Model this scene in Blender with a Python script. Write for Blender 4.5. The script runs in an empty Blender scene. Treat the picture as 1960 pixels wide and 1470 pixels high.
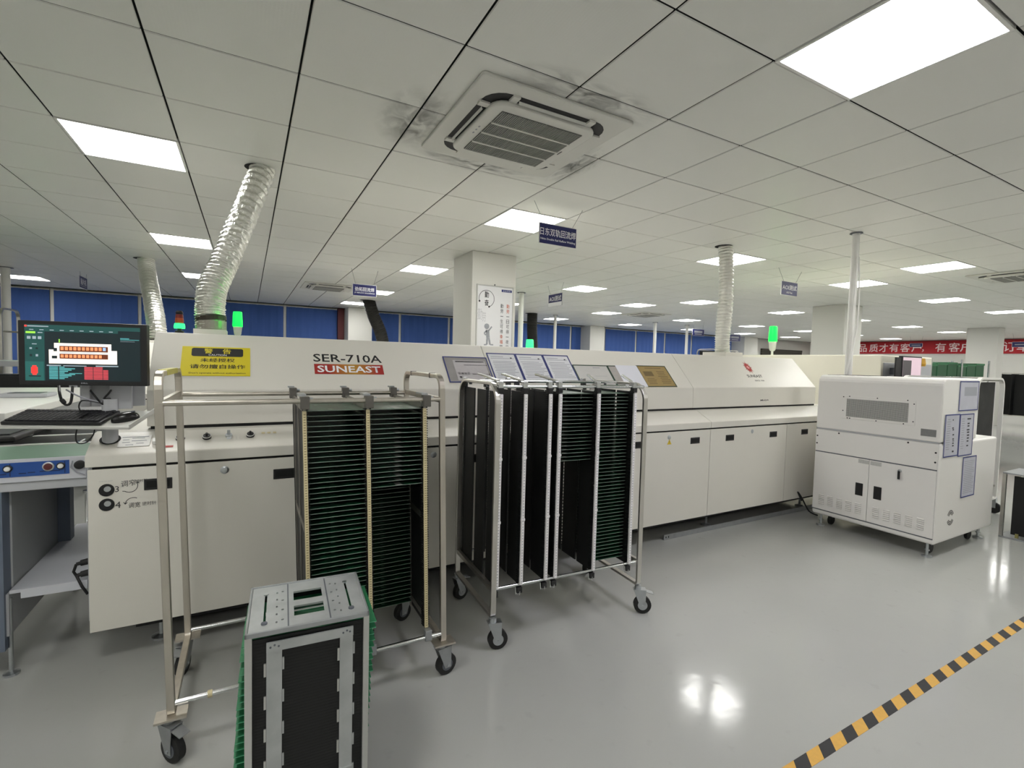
import bpy, math, random
from mathutils import Vector, Matrix
random.seed(7)
R = math.radians
scene = bpy.context.scene
col = scene.collection

# ------------------------------------------------------------------ camera
FPX, YAW, PITCH, ROLL, CAMH = 923.6, .5012, -.0470, .0261, 1.5
_f = Vector((math.sin(YAW)*math.cos(PITCH), math.cos(YAW)*math.cos(PITCH), math.sin(PITCH)))
_r0 = Vector((math.cos(YAW), -math.sin(YAW), 0)); _u0 = _r0.cross(_f)
_r = math.cos(ROLL)*_r0 + math.sin(ROLL)*_u0; _u = -math.sin(ROLL)*_r0 + math.cos(ROLL)*_u0
cam_data = bpy.data.cameras.new('camera'); cam = bpy.data.objects.new('camera', cam_data); col.objects.link(cam)
cam_data.sensor_fit = 'HORIZONTAL'; cam_data.sensor_width = 36; cam_data.lens = 36*FPX/1960
cam_data.clip_start = .05; cam_data.clip_end = 200
cam.matrix_world = Matrix(((_r.x, _u.x, -_f.x, 0), (_r.y, _u.y, -_f.y, 0), (_r.z, _u.z, -_f.z, CAMH), (0, 0, 0, 1)))
scene.camera = cam
# ------------------------------------------------------------------ world, exposure
w = bpy.data.worlds.new('world'); scene.world = w; w.use_nodes = True
w.node_tree.nodes['Background'].inputs[0].default_value = (.8, .85, .9, 1)
w.node_tree.nodes['Background'].inputs[1].default_value = .05
scene.view_settings.view_transform = 'Standard'; scene.view_settings.look = 'None'
scene.view_settings.gamma = 1; scene.view_settings.use_curve_mapping = False
scene.view_settings.exposure = 0.86
PANEL_STRENGTH = 13.0
CEIL = 2.836
GX, GY, TS = -.987, 2.573, .6            # ceiling grid origin and tile size

# ------------------------------------------------------------------ helpers
def lin(h):
    if not isinstance(h, str): return tuple(h)
    h = h.lstrip('#'); o = []
    for i in (0, 2, 4):
        v = int(h[i:i+2], 16)/255
        o.append(v/12.92 if v <= .04045 else ((v+.055)/1.055)**2.4)
    return tuple(o)
MATS = {}
def mat(name, color, rough=.5, metal=0., var=0., scale=6., bump=0., bscale=40., emit=0., spec=.5, coat=0., stretch=None):
    if name in MATS: return MATS[name]
    m = bpy.data.materials.new(name); m.use_nodes = True; nt = m.node_tree; b = nt.nodes['Principled BSDF']
    c = lin(color)
    b.inputs['Base Color'].default_value = (*c, 1); b.inputs['Roughness'].default_value = rough
    b.inputs['Metallic'].default_value = metal; b.inputs['Specular IOR Level'].default_value = spec
    if coat: b.inputs['Coat Weight'].default_value = coat; b.inputs['Coat Roughness'].default_value = .08
    if emit: b.inputs['Emission Color'].default_value = (*c, 1); b.inputs['Emission Strength'].default_value = emit
    if var or bump:
        tc = nt.nodes.new('ShaderNodeTexCoord'); src = tc.outputs['Object']
        if stretch:
            mp = nt.nodes.new('ShaderNodeMapping'); mp.inputs['Scale'].default_value = stretch
            nt.links.new(src, mp.inputs[0]); src = mp.outputs[0]
    if var:
        n = nt.nodes.new('ShaderNodeTexNoise'); n.inputs['Scale'].default_value = scale; n.inputs['Detail'].default_value = 5
        nt.links.new(src, n.inputs['Vector'])
        mx = nt.nodes.new('ShaderNodeMix'); mx.data_type = 'RGBA'
        mx.inputs[6].default_value = (*[v*(1-var) for v in c], 1); mx.inputs[7].default_value = (*[min(1, v*(1+var)) for v in c], 1)
        nt.links.new(n.outputs['Fac'], mx.inputs[0]); nt.links.new(mx.outputs[2], b.inputs['Base Color'])
        mr = nt.nodes.new('ShaderNodeMapRange'); mr.inputs['To Min'].default_value = max(.02, rough-.08); mr.inputs['To Max'].default_value = min(1, rough+.1)
        nt.links.new(n.outputs['Fac'], mr.inputs['Value']); nt.links.new(mr.outputs[0], b.inputs['Roughness'])
    if bump:
        n2 = nt.nodes.new('ShaderNodeTexNoise'); n2.inputs['Scale'].default_value = bscale; n2.inputs['Detail'].default_value = 3
        nt.links.new(src, n2.inputs['Vector'])
        bp = nt.nodes.new('ShaderNodeBump'); bp.inputs['Strength'].default_value = bump; bp.inputs['Distance'].default_value = .01
        nt.links.new(n2.outputs['Fac'], bp.inputs['Height']); nt.links.new(bp.outputs[0], b.inputs['Normal'])
    MATS[name] = m
    return m

ORG = {}
def tag(o, label=None, cat=None, group=None, kind=None):
    if label: o['label'] = label
    if cat: o['category'] = cat
    if group: o['group'] = group
    if kind: o['kind'] = kind
    return o
def thing(name, label, cat, loc=(0, 0, 0), rz=0., group=None, world=True, kind=None):
    o = bpy.data.objects.new(name, None); col.objects.link(o); o.location = loc; o.rotation_euler = (0, 0, rz)
    o.empty_display_size = .05
    ORG[o.name] = Vector(loc) if world else Vector((0, 0, 0))
    return tag(o, label, cat, group, kind)
class MB:
    def __init__(s): s.v = []; s.f = []; s.m = []
    def add(s, vs, fs, mi=0):
        b = len(s.v); s.v += [tuple(p) for p in vs]; s.f += [tuple(b+i for i in f) for f in fs]; s.m += [mi]*len(fs); return s
    def box(s, x0, x1, y0, y1, z0, z1, mi=0):
        return s.add([(x0,y0,z0),(x1,y0,z0),(x1,y1,z0),(x0,y1,z0),(x0,y0,z1),(x1,y0,z1),(x1,y1,z1),(x0,y1,z1)],
                     [(0,3,2,1),(4,5,6,7),(0,1,5,4),(1,2,6,5),(2,3,7,6),(3,0,4,7)], mi)
    def obox(s, o, ex, ey, ez, mi=0):          # corner o and three edge vectors
        o, ex, ey, ez = map(Vector, (o, ex, ey, ez))
        vs = [o, o+ex, o+ex+ey, o+ey, o+ez, o+ex+ez, o+ex+ey+ez, o+ey+ez]
        fl = ex.cross(ey).dot(ez) < 0
        fs = [(0,3,2,1),(4,5,6,7),(0,1,5,4),(1,2,6,5),(2,3,7,6),(3,0,4,7)]
        return s.add(vs, [f[::-1] for f in fs] if fl else fs, mi)
    def prism(s, pts, axis, a, b, mi=0):       # polygon in the two other axes, extruded along axis
        n = len(pts)
        def P(p, t):
            return (t, p[0], p[1]) if axis == 'x' else ((p[0], t, p[1]) if axis == 'y' else (p[0], p[1], t))
        vs = [P(p, a) for p in pts]+[P(p, b) for p in pts]
        area = sum(pts[i][0]*pts[(i+1) % n][1]-pts[(i+1) % n][0]*pts[i][1] for i in range(n))
        fl = (area < 0) ^ (axis == 'y') ^ (b < a)
        fs = [tuple(range(n))[::-1], tuple(range(n, 2*n))]+[(i, (i+1) % n, n+(i+1) % n, n+i) for i in range(n)]
        return s.add(vs, [f[::-1] for f in fs] if fl else fs, mi)
    def tube(s, path, r, n=12, mi=0, caps=True):
        path = [Vector(p) for p in path]; k = len(path)
        rr = r if isinstance(r, (list, tuple)) else [r]*k
        rings = []; ref = None
        for i in range(k):
            t = (path[min(i+1, k-1)]-path[max(i-1, 0)]).normalized()
            if ref is None:
                ref = Vector((1, 0, 0)) if abs(t.x) < .9 else Vector((0, 1, 0))
            a = (ref-t*ref.dot(t)).normalized(); b = t.cross(a); ref = a
            rings.append([path[i]+(a*math.cos(2*math.pi*j/n)+b*math.sin(2*math.pi*j/n))*rr[i] for j in range(n)])
        vs = [p for rg in rings for p in rg]
        fs = [(i*n+j, i*n+(j+1) % n, (i+1)*n+(j+1) % n, (i+1)*n+j) for i in range(k-1) for j in range(n)]
        if caps: fs += [tuple(range(n))[::-1], tuple(range((k-1)*n, k*n))]
        return s.add(vs, fs, mi)
    def cyl(s, p0, p1, r, n=16, mi=0): return s.tube([p0, p1], r, n, mi)
    def lathe(s, prof, c, n=24, axis='z', mi=0):  # prof: (r, h)
        c = Vector(c); vs = []
        for r, h in prof:
            for j in range(n):
                a = 2*math.pi*j/n; x, y = r*math.cos(a), r*math.sin(a)
                d = (x, y, h) if axis == 'z' else ((h, x, y) if axis == 'x' else (y, h, x))
                vs.append(c+Vector(d))
        k = len(prof)
        fs = [(i*n+j, i*n+(j+1) % n, (i+1)*n+(j+1) % n, (i+1)*n+j) for i in range(k-1) for j in range(n)]
        fs += [tuple(range(n))[::-1], tuple(range((k-1)*n, k*n))]
        return s.add(vs, fs, mi)
    def rtube(s, path, wx, th, mi=0, closed=False):  # rectangular tube swept along a path in a YZ plane (x width wx)
        path = [Vector(p) for p in path]; k = len(path); rings = []
        for i in range(k):
            if closed: t = path[(i+1) % k]-path[(i-1) % k]
            else: t = path[min(i+1, k-1)]-path[max(i-1, 0)]
            t.normalize(); nrm = Vector((0, -t.z, t.y))
            rings.append([path[i]+Vector((wx/2, 0, 0))+nrm*th/2, path[i]-Vector((wx/2, 0, 0))+nrm*th/2,
                          path[i]-Vector((wx/2, 0, 0))-nrm*th/2, path[i]+Vector((wx/2, 0, 0))-nrm*th/2])
        vs = [p for rg in rings for p in rg]; m = k if closed else k-1
        fs = [(i*4+j, i*4+(j+1) % 4, ((i+1) % k)*4+(j+1) % 4, ((i+1) % k)*4+j) for i in range(m) for j in range(4)]
        if not closed: fs += [(3, 2, 1, 0), (k*4-4, k*4-3, k*4-2, k*4-1)]
        return s.add(vs, fs, mi)
    def quad(s, o, ex, ey, mi=0):
        o, ex, ey = map(Vector, (o, ex, ey)); return s.add([o, o+ex, o+ex+ey, o+ey], [(0, 1, 2, 3)], mi)
    def disc(s, c, ex, ey, r, n=20, mi=0):
        c, ex, ey = map(Vector, (c, ex, ey))
        return s.add([c+ex*r*math.cos(2*math.pi*i/n)+ey*r*math.sin(2*math.pi*i/n) for i in range(n)], [tuple(range(n))], mi)
    def build(s, name, m, parent=None, bevel=0., seg=2, smooth=False, label=None, kind=None, warp=None):
        me = bpy.data.meshes.new(name)
        off = ORG.get(parent.name, Vector((0, 0, 0))) if parent else Vector((0, 0, 0))
        vs = [Vector(p) for p in s.v]
        if warp: vs = [warp(p) for p in vs]
        me.from_pydata([p-off for p in vs], [], s.f)
        for mm in (m if isinstance(m, (list, tuple)) else [m]): me.materials.append(mm)
        me.polygons.foreach_set('material_index', s.m)
        if smooth: me.polygons.foreach_set('use_smooth', [True]*len(s.f))
        me.update()
        o = bpy.data.objects.new(name, me); col.objects.link(o)
        if parent: o.parent = parent; ORG[o.name] = off
        if bevel:
            b = o.modifiers.new('bevel', 'BEVEL'); b.width = bevel; b.segments = seg; b.limit_method = 'ANGLE'; b.angle_limit = R(35)
        if smooth and bevel == 0 and smooth != 'all':
            try: me.set_sharp_from_angle(angle=R(40))
            except Exception: pass
        if label: o['label'] = label
        if kind: o['kind'] = kind
        return o
def copy_tree(o, parent=None):
    c = o.copy(); col.objects.link(c)
    if parent: c.parent = parent; c.matrix_parent_inverse = o.matrix_parent_inverse.copy()
    ORG[c.name] = ORG.get(o.name, Vector((0, 0, 0)))
    for ch in list(o.children): copy_tree(ch, c)
    return c
def text(body, o, ex, ey, m, parent, width=None, height=None, align='CENTER', name='lettering', bold=0., lift=.0006, squeeze=True):
    """lettering as a flat mesh: o = centre (or left-centre) point, ex/ey = unit directions on the surface"""
    cu = bpy.data.curves.new('tmp', 'FONT'); cu.body = body; cu.size = 1; cu.offset = bold if body.isascii() else 0.; cu.resolution_u = 2
    t = bpy.data.objects.new('tmp', cu); col.objects.link(t)
    dg = bpy.context.evaluated_depsgraph_get(); me = bpy.data.meshes.new_from_object(t.evaluated_get(dg))
    bpy.data.objects.remove(t); bpy.data.curves.remove(cu)
    xs = [v.co.x for v in me.vertices]; ys = [v.co.y for v in me.vertices]
    x0, x1, y0, y1 = min(xs), max(xs), min(ys), max(ys)
    sx = sy = None
    if width: sx = width/(x1-x0)
    if height: sy = height/(y1-y0)
    sx = sx or sy; sy = sy or sx
    o, ex, ey = Vector(o), Vector(ex).normalized(), Vector(ey).normalized(); nz = ex.cross(ey)
    off = ORG.get(parent.name, Vector((0, 0, 0))) if parent else Vector((0, 0, 0))
    cx = (x0+x1)/2 if align == 'CENTER' else x0; cy = (y0+y1)/2
    for v in me.vertices:
        p = o+ex*((v.co.x-cx)*sx)+ey*((v.co.y-cy)*sy)+nz*lift; v.co = p-off
    if bold and not body.isascii():          # heavier strokes: shifted copies of the glyph outlines, joined
        d = bold*.75; V, F = [], []
        for i, (a, b) in enumerate(((0, 0), (d, 0), (-d, 0), (0, d), (0, -d))):
            k = len(V); V += [v.co+ex*(a*sx)+ey*(b*sy)+nz*(.00002*i) for v in me.vertices]; F += [[k+j for j in p.vertices] for p in me.polygons]
        me = bpy.data.meshes.new('lettering'); me.from_pydata(V, [], F)
    me.materials.clear(); me.materials.append(m)
    ob = bpy.data.objects.new(name, me); col.objects.link(ob)
    if parent: ob.parent = parent; ORG[ob.name] = off
    return ob
def ordinal(n): return str(n)+('th' if 10 <= n % 100 <= 20 else {1: 'st', 2: 'nd', 3: 'rd'}.get(n % 10, 'th'))
def arc(c, r, a0, a1, n=8): return [(c[0]+r*math.cos(R(a0+(a1-a0)*i/n)), c[1]+r*math.sin(R(a0+(a1-a0)*i/n))) for i in range(n+1)]
def ray(px, py):                         # direction of a photograph pixel (1960x1470)
    return _f+_r*((px-980)/FPX)-_u*((py-735)/FPX)
def on_z(px, py, z): d = ray(px, py); return d*((z-CAMH)/d.z)+Vector((0, 0, CAMH))
def on_y(px, py, y): d = ray(px, py); return d*(y/d.y)+Vector((0, 0, CAMH))
def on_x(px, py, x): d = ray(px, py); return d*(x/d.x)+Vector((0, 0, CAMH))
X_, Y_, Z_ = Vector((1, 0, 0)), Vector((0, 1, 0)), Vector((0, 0, 1))

# ------------------------------------------------------------------ materials
M_paint = mat('machine_paint', '#dcd9d0', .38, var=.03, scale=3, bump=.03, bscale=220)
M_paint2 = mat('buffer_paint', '#e4e2de', .36, var=.02, scale=3, bump=.03, bscale=260)
M_paint3 = mat('cream_paint', '#e6e2d2', .45, var=.02)
M_grey = mat('grey_paint', '#b4b6ba', .45, var=.04)
M_dgrey = mat('dark_grey_paint', '#5b5f66', .5, var=.05)
M_black = mat('black_plastic', '#141416', .45, var=.1)
M_gap = mat('dark_gap', '#0a0a0a', .8)
M_rubber = mat('black_rubber', '#1a1a1a', .65, var=.15, scale=20)
M_steel = mat('stainless_steel', '#cfccc6', .32, 1., var=.12, scale=9, stretch=(4, 4, .6))
M_steelw = mat('worn_stainless_steel', '#c6c0b6', .36, 1., var=.2, scale=7, stretch=(5, 5, .8))
M_chrome = mat('chrome', '#d4d6d8', .14, 1., var=.05)
M_zinc = mat('zinc_plate', '#bfc3c6', .38, 1., var=.12, scale=30)
M_galv = mat('galvanised_steel', '#a9acae', .5, .85, var=.2, scale=26)
M_alu = mat('aluminium', '#c9c9c6', .35, .9, var=.06)
M_comb = mat('black_comb_plastic', '#090a0b', .55, var=.15)
M_white = mat('white_plastic', '#e9e8e4', .45)
M_strip = mat('white_scale_strip', '#e4e2e2', .5)
M_yel = mat('yellowed_scale_strip', '#d3c79e', .55, var=.1, scale=60)
M_paper = mat('paper', '#d9dadd', .7, var=.03, scale=20)
M_ink = mat('ink_grey', '#9c9ea6', .7)
M_inkd = mat('ink_dark', '#26262c', .7)
M_blackink = mat('ink_black', '#101012', .6)
M_blue = mat('blue_frame', '#232f73', .5)
M_dgreen = mat('green_frame', '#1e3d2c', .5)
M_red = mat('red_print', '#a8261f', .5)
M_signblue = mat('sign_blue', '#1b1f5e', .4)
M_wtext = mat('white_print', '#f0f0f4', .5)
M_cable = mat('black_cable', '#101012', .5)
# ------------------------------------------------------------------ the room
XL, XR, YB, YF = -7.5, 25.1, 14.35, -4.2
def floor_mat():
    m = bpy.data.materials.new('epoxy_floor'); m.use_nodes = True; nt = m.node_tree; b = nt.nodes['Principled BSDF']
    tc = nt.nodes.new('ShaderNodeTexCoord')
    n = nt.nodes.new('ShaderNodeTexNoise'); n.inputs['Scale'].default_value = .9; n.inputs['Detail'].default_value = 8
    n2 = nt.nodes.new('ShaderNodeTexNoise'); n2.inputs['Scale'].default_value = 14; n2.inputs['Detail'].default_value = 6
    for q in (n, n2): nt.links.new(tc.outputs['Object'], q.inputs['Vector'])
    mx = nt.nodes.new('ShaderNodeMix'); mx.data_type = 'RGBA'
    mx.inputs[6].default_value = (*lin('#a8a9a5'), 1); mx.inputs[7].default_value = (*lin('#b4b5b1'), 1)
    nt.links.new(n.outputs['Fac'], mx.inputs[0])
    cr = nt.nodes.new('ShaderNodeValToRGB'); cr.color_ramp.elements[0].position = .27; cr.color_ramp.elements[1].position = .36
    cr.color_ramp.elements[0].color = (.95, .95, .945, 1); cr.color_ramp.elements[1].color = (1, 1, 1, 1)
    nt.links.new(n2.outputs['Fac'], cr.inputs[0])
    mu = nt.nodes.new('ShaderNodeMix'); mu.data_type = 'RGBA'; mu.blend_type = 'MULTIPLY'; mu.inputs[0].default_value = 1
    nt.links.new(mx.outputs[2], mu.inputs[6]); nt.links.new(cr.outputs[0], mu.inputs[7]); nt.links.new(mu.outputs[2], b.inputs['Base Color'])
    mr = nt.nodes.new('ShaderNodeMapRange'); mr.inputs['To Min'].default_value = .07; mr.inputs['To Max'].default_value = .17
    nt.links.new(n2.outputs['Fac'], mr.inputs['Value']); nt.links.new(mr.outputs[0], b.inputs['Roughness'])
    n3 = nt.nodes.new('ShaderNodeTexNoise'); n3.inputs['Scale'].default_value = 9; n3.inputs['Detail'].default_value = 2
    nt.links.new(tc.outputs['Object'], n3.inputs['Vector'])
    bp = nt.nodes.new('ShaderNodeBump'); bp.inputs['Strength'].default_value = .035; bp.inputs['Distance'].default_value = .02
    nt.links.new(n3.outputs['Fac'], bp.inputs['Height']); nt.links.new(bp.outputs[0], b.inputs['Normal'])
    return m
o = MB().box(XL, XR, YF, YB, -.1, 0).build('floor', floor_mat()); tag(o, 'glossy light grey epoxy floor of the workshop', 'floor', kind='structure')
M_wall = mat('white_wall', '#d9d8d2', .7, var=.03, scale=2)
for nm, a, lb in (('wall_back', (XL, XR, YB, YB+.2, 0, 3.0), 'white back wall behind the blue blinds'), ('wall_right', (XR, XR+.2, YF, YB, 0, 3.0), 'white far wall carrying the red banner'),
              ('wall_left', (XL-.2, XL, YF, YB, 0, 3.0), 'white side wall on the left'), ('wall_front', (XL, XR, YF-.2, YF, 0, 3.0), 'white wall behind the camera')):
    tag(MB().box(*a).build(nm, M_wall), lb, 'wall', kind='structure')
# ceiling: dark void plane plus clip-in metal tiles, one object each where they show largest
M_void = mat('ceiling_void', '#1e1f20', .8)
def tile_mat():
    m = mat('ceiling_tile_paint', '#e6e6e1', .42, var=.02, scale=2)
    nt = m.node_tree; b = nt.nodes['Principled BSDF']
    tc = nt.nodes.new('ShaderNodeTexCoord'); vo = nt.nodes.new('ShaderNodeTexVoronoi'); vo.inputs['Scale'].default_value = 70
    vo.inputs['Randomness'].default_value = 0; nt.links.new(tc.outputs['Object'], vo.inputs['Vector'])
    bp = nt.nodes.new('ShaderNodeBump'); bp.inputs['Strength'].default_value = .05; bp.inputs['Distance'].default_value = .004
    nt.links.new(vo.outputs['Distance'], bp.inputs['Height']); nt.links.new(bp.outputs[0], b.inputs['Normal'])
    return m
M_tile = tile_mat()
ceiling = MB().box(XL, XR, YF, YB, CEIL+.022, CEIL+.1).build('ceiling', M_void); tag(ceiling, 'suspended ceiling of square pale grey metal tiles', 'ceiling', kind='structure')
LIGHTS = [(-5, 16)]+[(d, c) for c in (-8, -3, 2, 7, 12, 16) for d in range(-10, 41, 5) if not (c == 16 and d in (-5, 0, 10)) and not (d < 0 and c in (2, 7, 12)) ]
LIGHTS += [(14, 9), (14, 0)]
LIGHTS = sorted(set(LIGHTS))
def tile_geo(mb, cx, cy, z):
    h0, h1 = .2925, .2955; P = []
    for h, zz in ((h0, z), (h1, z+.005), (h1, z+.02)): P += [(cx-h, cy-h, zz), (cx+h, cy-h, zz), (cx+h, cy+h, zz), (cx-h, cy+h, zz)]
    F = [(3, 2, 1, 0)]
    F += [(j, (j+1) % 4, 4+(j+1) % 4, 4+j) for j in range(4)]
    G = [(4+j, 4+(j+1) % 4, 8+(j+1) % 4, 8+j) for j in range(4)]
    b = len(mb.v); mb.add(P, F); mb.f += [tuple(b+i for i in f) for f in G]; mb.m += [1]*4
cells = []
for d in range(math.ceil((XL-GX)/TS), int((XR-GX)/TS)):
    for c in range(math.ceil((YF-GY)/TS), int((YB-GY)/TS)):
        if (d, c) in LIGHTS: continue
        x, y = GX+(d+.5)*TS, GY+(c+.5)*TS
        v = Vector((x, y, CEIL-CAMH)); dep = v.dot(_f)
        size = 0
        if dep > .3:
            px, py = 980+FPX*v.dot(_r)/dep, 735-FPX*v.dot(_u)/dep
            if -150 < px < 2110 and -160 < py < 760: size = 1/dep**3
        cells.append((size, d, c, x, y))
cells.sort(reverse=True)
mb = MB(); tile_geo(mb, 0, 0, 0); first = mb.build('ceiling_tile', [M_tile, M_void], ceiling)
rest = MB()
for i, (s_, d, c, x, y) in enumerate(cells):
    if i < 300 and s_ > 0:
        t = first if i == 0 else first.copy()
        if i: col.objects.link(t)
        t.location = (x, y, CEIL)
    else: tile_geo(rest, x, y, CEIL)
rest.build('ceiling_tile_field', [M_tile, M_void], ceiling, kind='stuff')
# light panels
M_diff = mat('light_diffuser', '#fffefa', .5, emit=PANEL_STRENGTH)
M_diffc = mat('light_diffuser_cool', '#f6f3ff', .5, emit=PANEL_STRENGTH)
rows = {}
for d, c in LIGHTS: rows.setdefault(c, []).append(d)
rown = {-8: 'row behind the camera', -3: 'row nearest the camera', 0: 'odd row over the aisle', 2: 'row above the reflow oven', 7: 'row above the round column', 9: 'odd row beyond the column', 12: 'row before the blinds', 16: 'row along the blue blinds'}
rown[7] = 'row beyond the white column'
def in_frame(x, y, z):
    v = Vector((x, y, z-CAMH)); dep = v.dot(_f)
    return dep > .3 and -40 < 980+FPX*v.dot(_r)/dep < 2000 and -90 < 735-FPX*v.dot(_u)/dep < 1500
for c, ds in rows.items():
    seen = unseen = 0
    for d in sorted(ds):
        x, y = GX+(d+.5)*TS, GY+(c+.5)*TS
        if in_frame(x, y, CEIL): seen += 1; lb = 'square glowing ceiling panel, %s in view from left in the %s' % (ordinal(seen), rown[c])
        else: unseen += 1; lb = 'square ceiling panel outside the view, %s beside the %s' % (ordinal(unseen), rown[c])
        t = thing('ceiling_light', lb, 'ceiling light', (x, y, CEIL), group='square ceiling light panels')
        f = MB()
        for a in ((-.297, .297, -.297, -.283), (-.297, .297, .283, .297), (-.297, -.283, -.283, .283), (.283, .297, -.283, .283)):
            f.box(x+a[0], x+a[1], y+a[2], y+a[3], CEIL-.004, CEIL+.02)
        f.build('frame', M_white, t)
        MB().box(x-.283, x+.283, y-.283, y+.283, CEIL-.001, CEIL+.018).build('diffuser', M_diffc if (d, c) == (5, -3) else M_diff, t)
# columns
def column(x0, x1, y0, y1, lb):
    o = MB().box(x0, x1, y0, y1, 0, CEIL-.001).build('column', M_wall, bevel=.008); return tag(o, lb, 'column', kind='structure')
column(2.39, 3.0, 5.44, 6.05, 'square white column with a motivational poster behind the oven')
column(10.6, 11.25, 5.4, 6.05, 'square white column behind the buffer machine')
column(18.85, 19.3, 5.5, 6.2, 'square white column in front of the red banner')
column(2.35, 2.98, 13.5, 14.3, 'white column against the blue blinds, left of the poster column')
column(10.6, 11.25, 13.7, 14.3, 'white column against the blue blinds in the middle distance')
column(18.9, 19.8, 13.6, 14.3, 'far white column beside the dark wall opening')
# blue roller blinds, white mullions between them
def blind_mat():
    m = mat('blue_blind_cloth', '#4768b0', .8, var=.18, scale=120)
    return m
M_blind = blind_mat(); M_dkblind = mat('dark_shutter', '#4a4740', .8, var=.06)
M_maroon = mat('maroon_paint', '#5d1f20', .6)
xs = [-6.89+1.55*k for k in range(18)]; k = 0
for i in range(len(xs)-1):
    a, b = xs[i]+.035, xs[i+1]-.035
    if a > 21 or b < -4.7: continue
    mb = MB()
    n = 24
    for j in range(n):                      # gently rippled cloth
        x0, x1 = a+(b-a)*j/n, a+(b-a)*(j+1)/n
        y0, y1 = YB-.1+.006*math.sin(j*1.9), YB-.1+.006*math.sin((j+1)*1.9)
        mb.add([(x0, y0, .95), (x1, y1, .95), (x1, y1, 2.8), (x0, y0, 2.8), (x0, y0+.004, .95), (x1, y1+.004, .95), (x1, y1+.004, 2.8), (x0, y0+.004, 2.8)],
               [(0, 1, 2, 3), (5, 4, 7, 6), (3, 2, 6, 7), (1, 0, 4, 5)])
    k += 1
    t = thing('roller_blind', 'blue cloth roller blind, %s from the left along the back wall' % ordinal(k), 'blind', ((a+b)/2, YB-.1, .95), group='blue roller blinds')
    mb.build('cloth', M_blind, t, smooth=True)
    MB().cyl((a, YB-.085, 2.812), (b, YB-.085, 2.812), .018).build('roller', M_white, t)
    MB().box(a, b, YB-.115, YB-.085, .925, .95).build('bottom_bar', M_white, t)
for i, x in enumerate(xs):
    if x > 21.2 or x < -4.7: continue
    tag(MB().box(x-.03, x+.03, YB-.08, YB, 0, CEIL).build('trim_%d' % (i+1), M_white), 'white window mullion between blue blinds, %s from the left' % ordinal(i-1), 'mullion', kind='structure')
tag(MB().box(2.18, 2.34, YB-.3, YB-.12, 0, CEIL-.002).build('fire_pipe_casing', M_maroon), 'maroon painted casing beside the left back column', 'pipe')
dk = thing('roller_shutter', 'dark grey-brown shutter at the far end of the back wall', 'shutter', (22.6, YB-.06, 0))
for j in range(24): MB().box(21.1, 24.3, YB-.08-.012*(j % 2), YB-.02, .1*j+.01, .1*j+.105).build('slat', M_dkblind, dk)
# red banner
M_ban = mat('banner_cloth', '#b3202a', .7, var=.06)
bn = thing('banner', 'long red banner with white slogan characters on the far wall', 'banner', (XR-.05, 9, 2.28))
MB().box(XR-.03, XR-.012, 3.5, 14.2, 2.275, 2.815).build('cloth', M_ban, bn)
S = '有品质才有客户，有客户才有订单'
YS = [12.42, 11.93, 11.48, 11.09, 10.69, 10.28, 9.87, 9.54, 9.05, 8.61, 8.25, 7.78, 7.38, 6.99, 6.62]
M_pink = mat('banner_white', '#f3dfe0', .6)
for ch, y in zip(S, YS):
    if ch == '，': text(ch, (XR-.03, y+.1, 2.40), -Y_, Z_, M_pink, bn, height=.12)
    else: text(ch, (XR-.03, y, 2.535), -Y_, Z_, M_pink, bn, width=.34, height=.36, bold=.014)
# floor warning tape: slanted black and yellow pieces printed on one strip
M_tapey = mat('tape_yellow', '#d9a94f', .55, var=.12, scale=60); M_tapek = mat('tape_black', '#2c2c2e', .6, var=.2, scale=60)
tp = thing('floor_tape', 'yellow and black striped hazard tape stuck along the floor', 'tape', (4, 1, 0))
ym, kb = MB(), MB()
p = .0825
for i in range(-12, 150):
    x = 1.867+p*i
    (kb if i % 2 else ym).prism([(x, .9755), (x+p, .9755), (x+p+.05, 1.0255), (x+.05, 1.0255)], 'z', .0003, .0012)
ym.build('yellow_print', M_tapey, tp); kb.build('black_print', M_tapek, tp)
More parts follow.
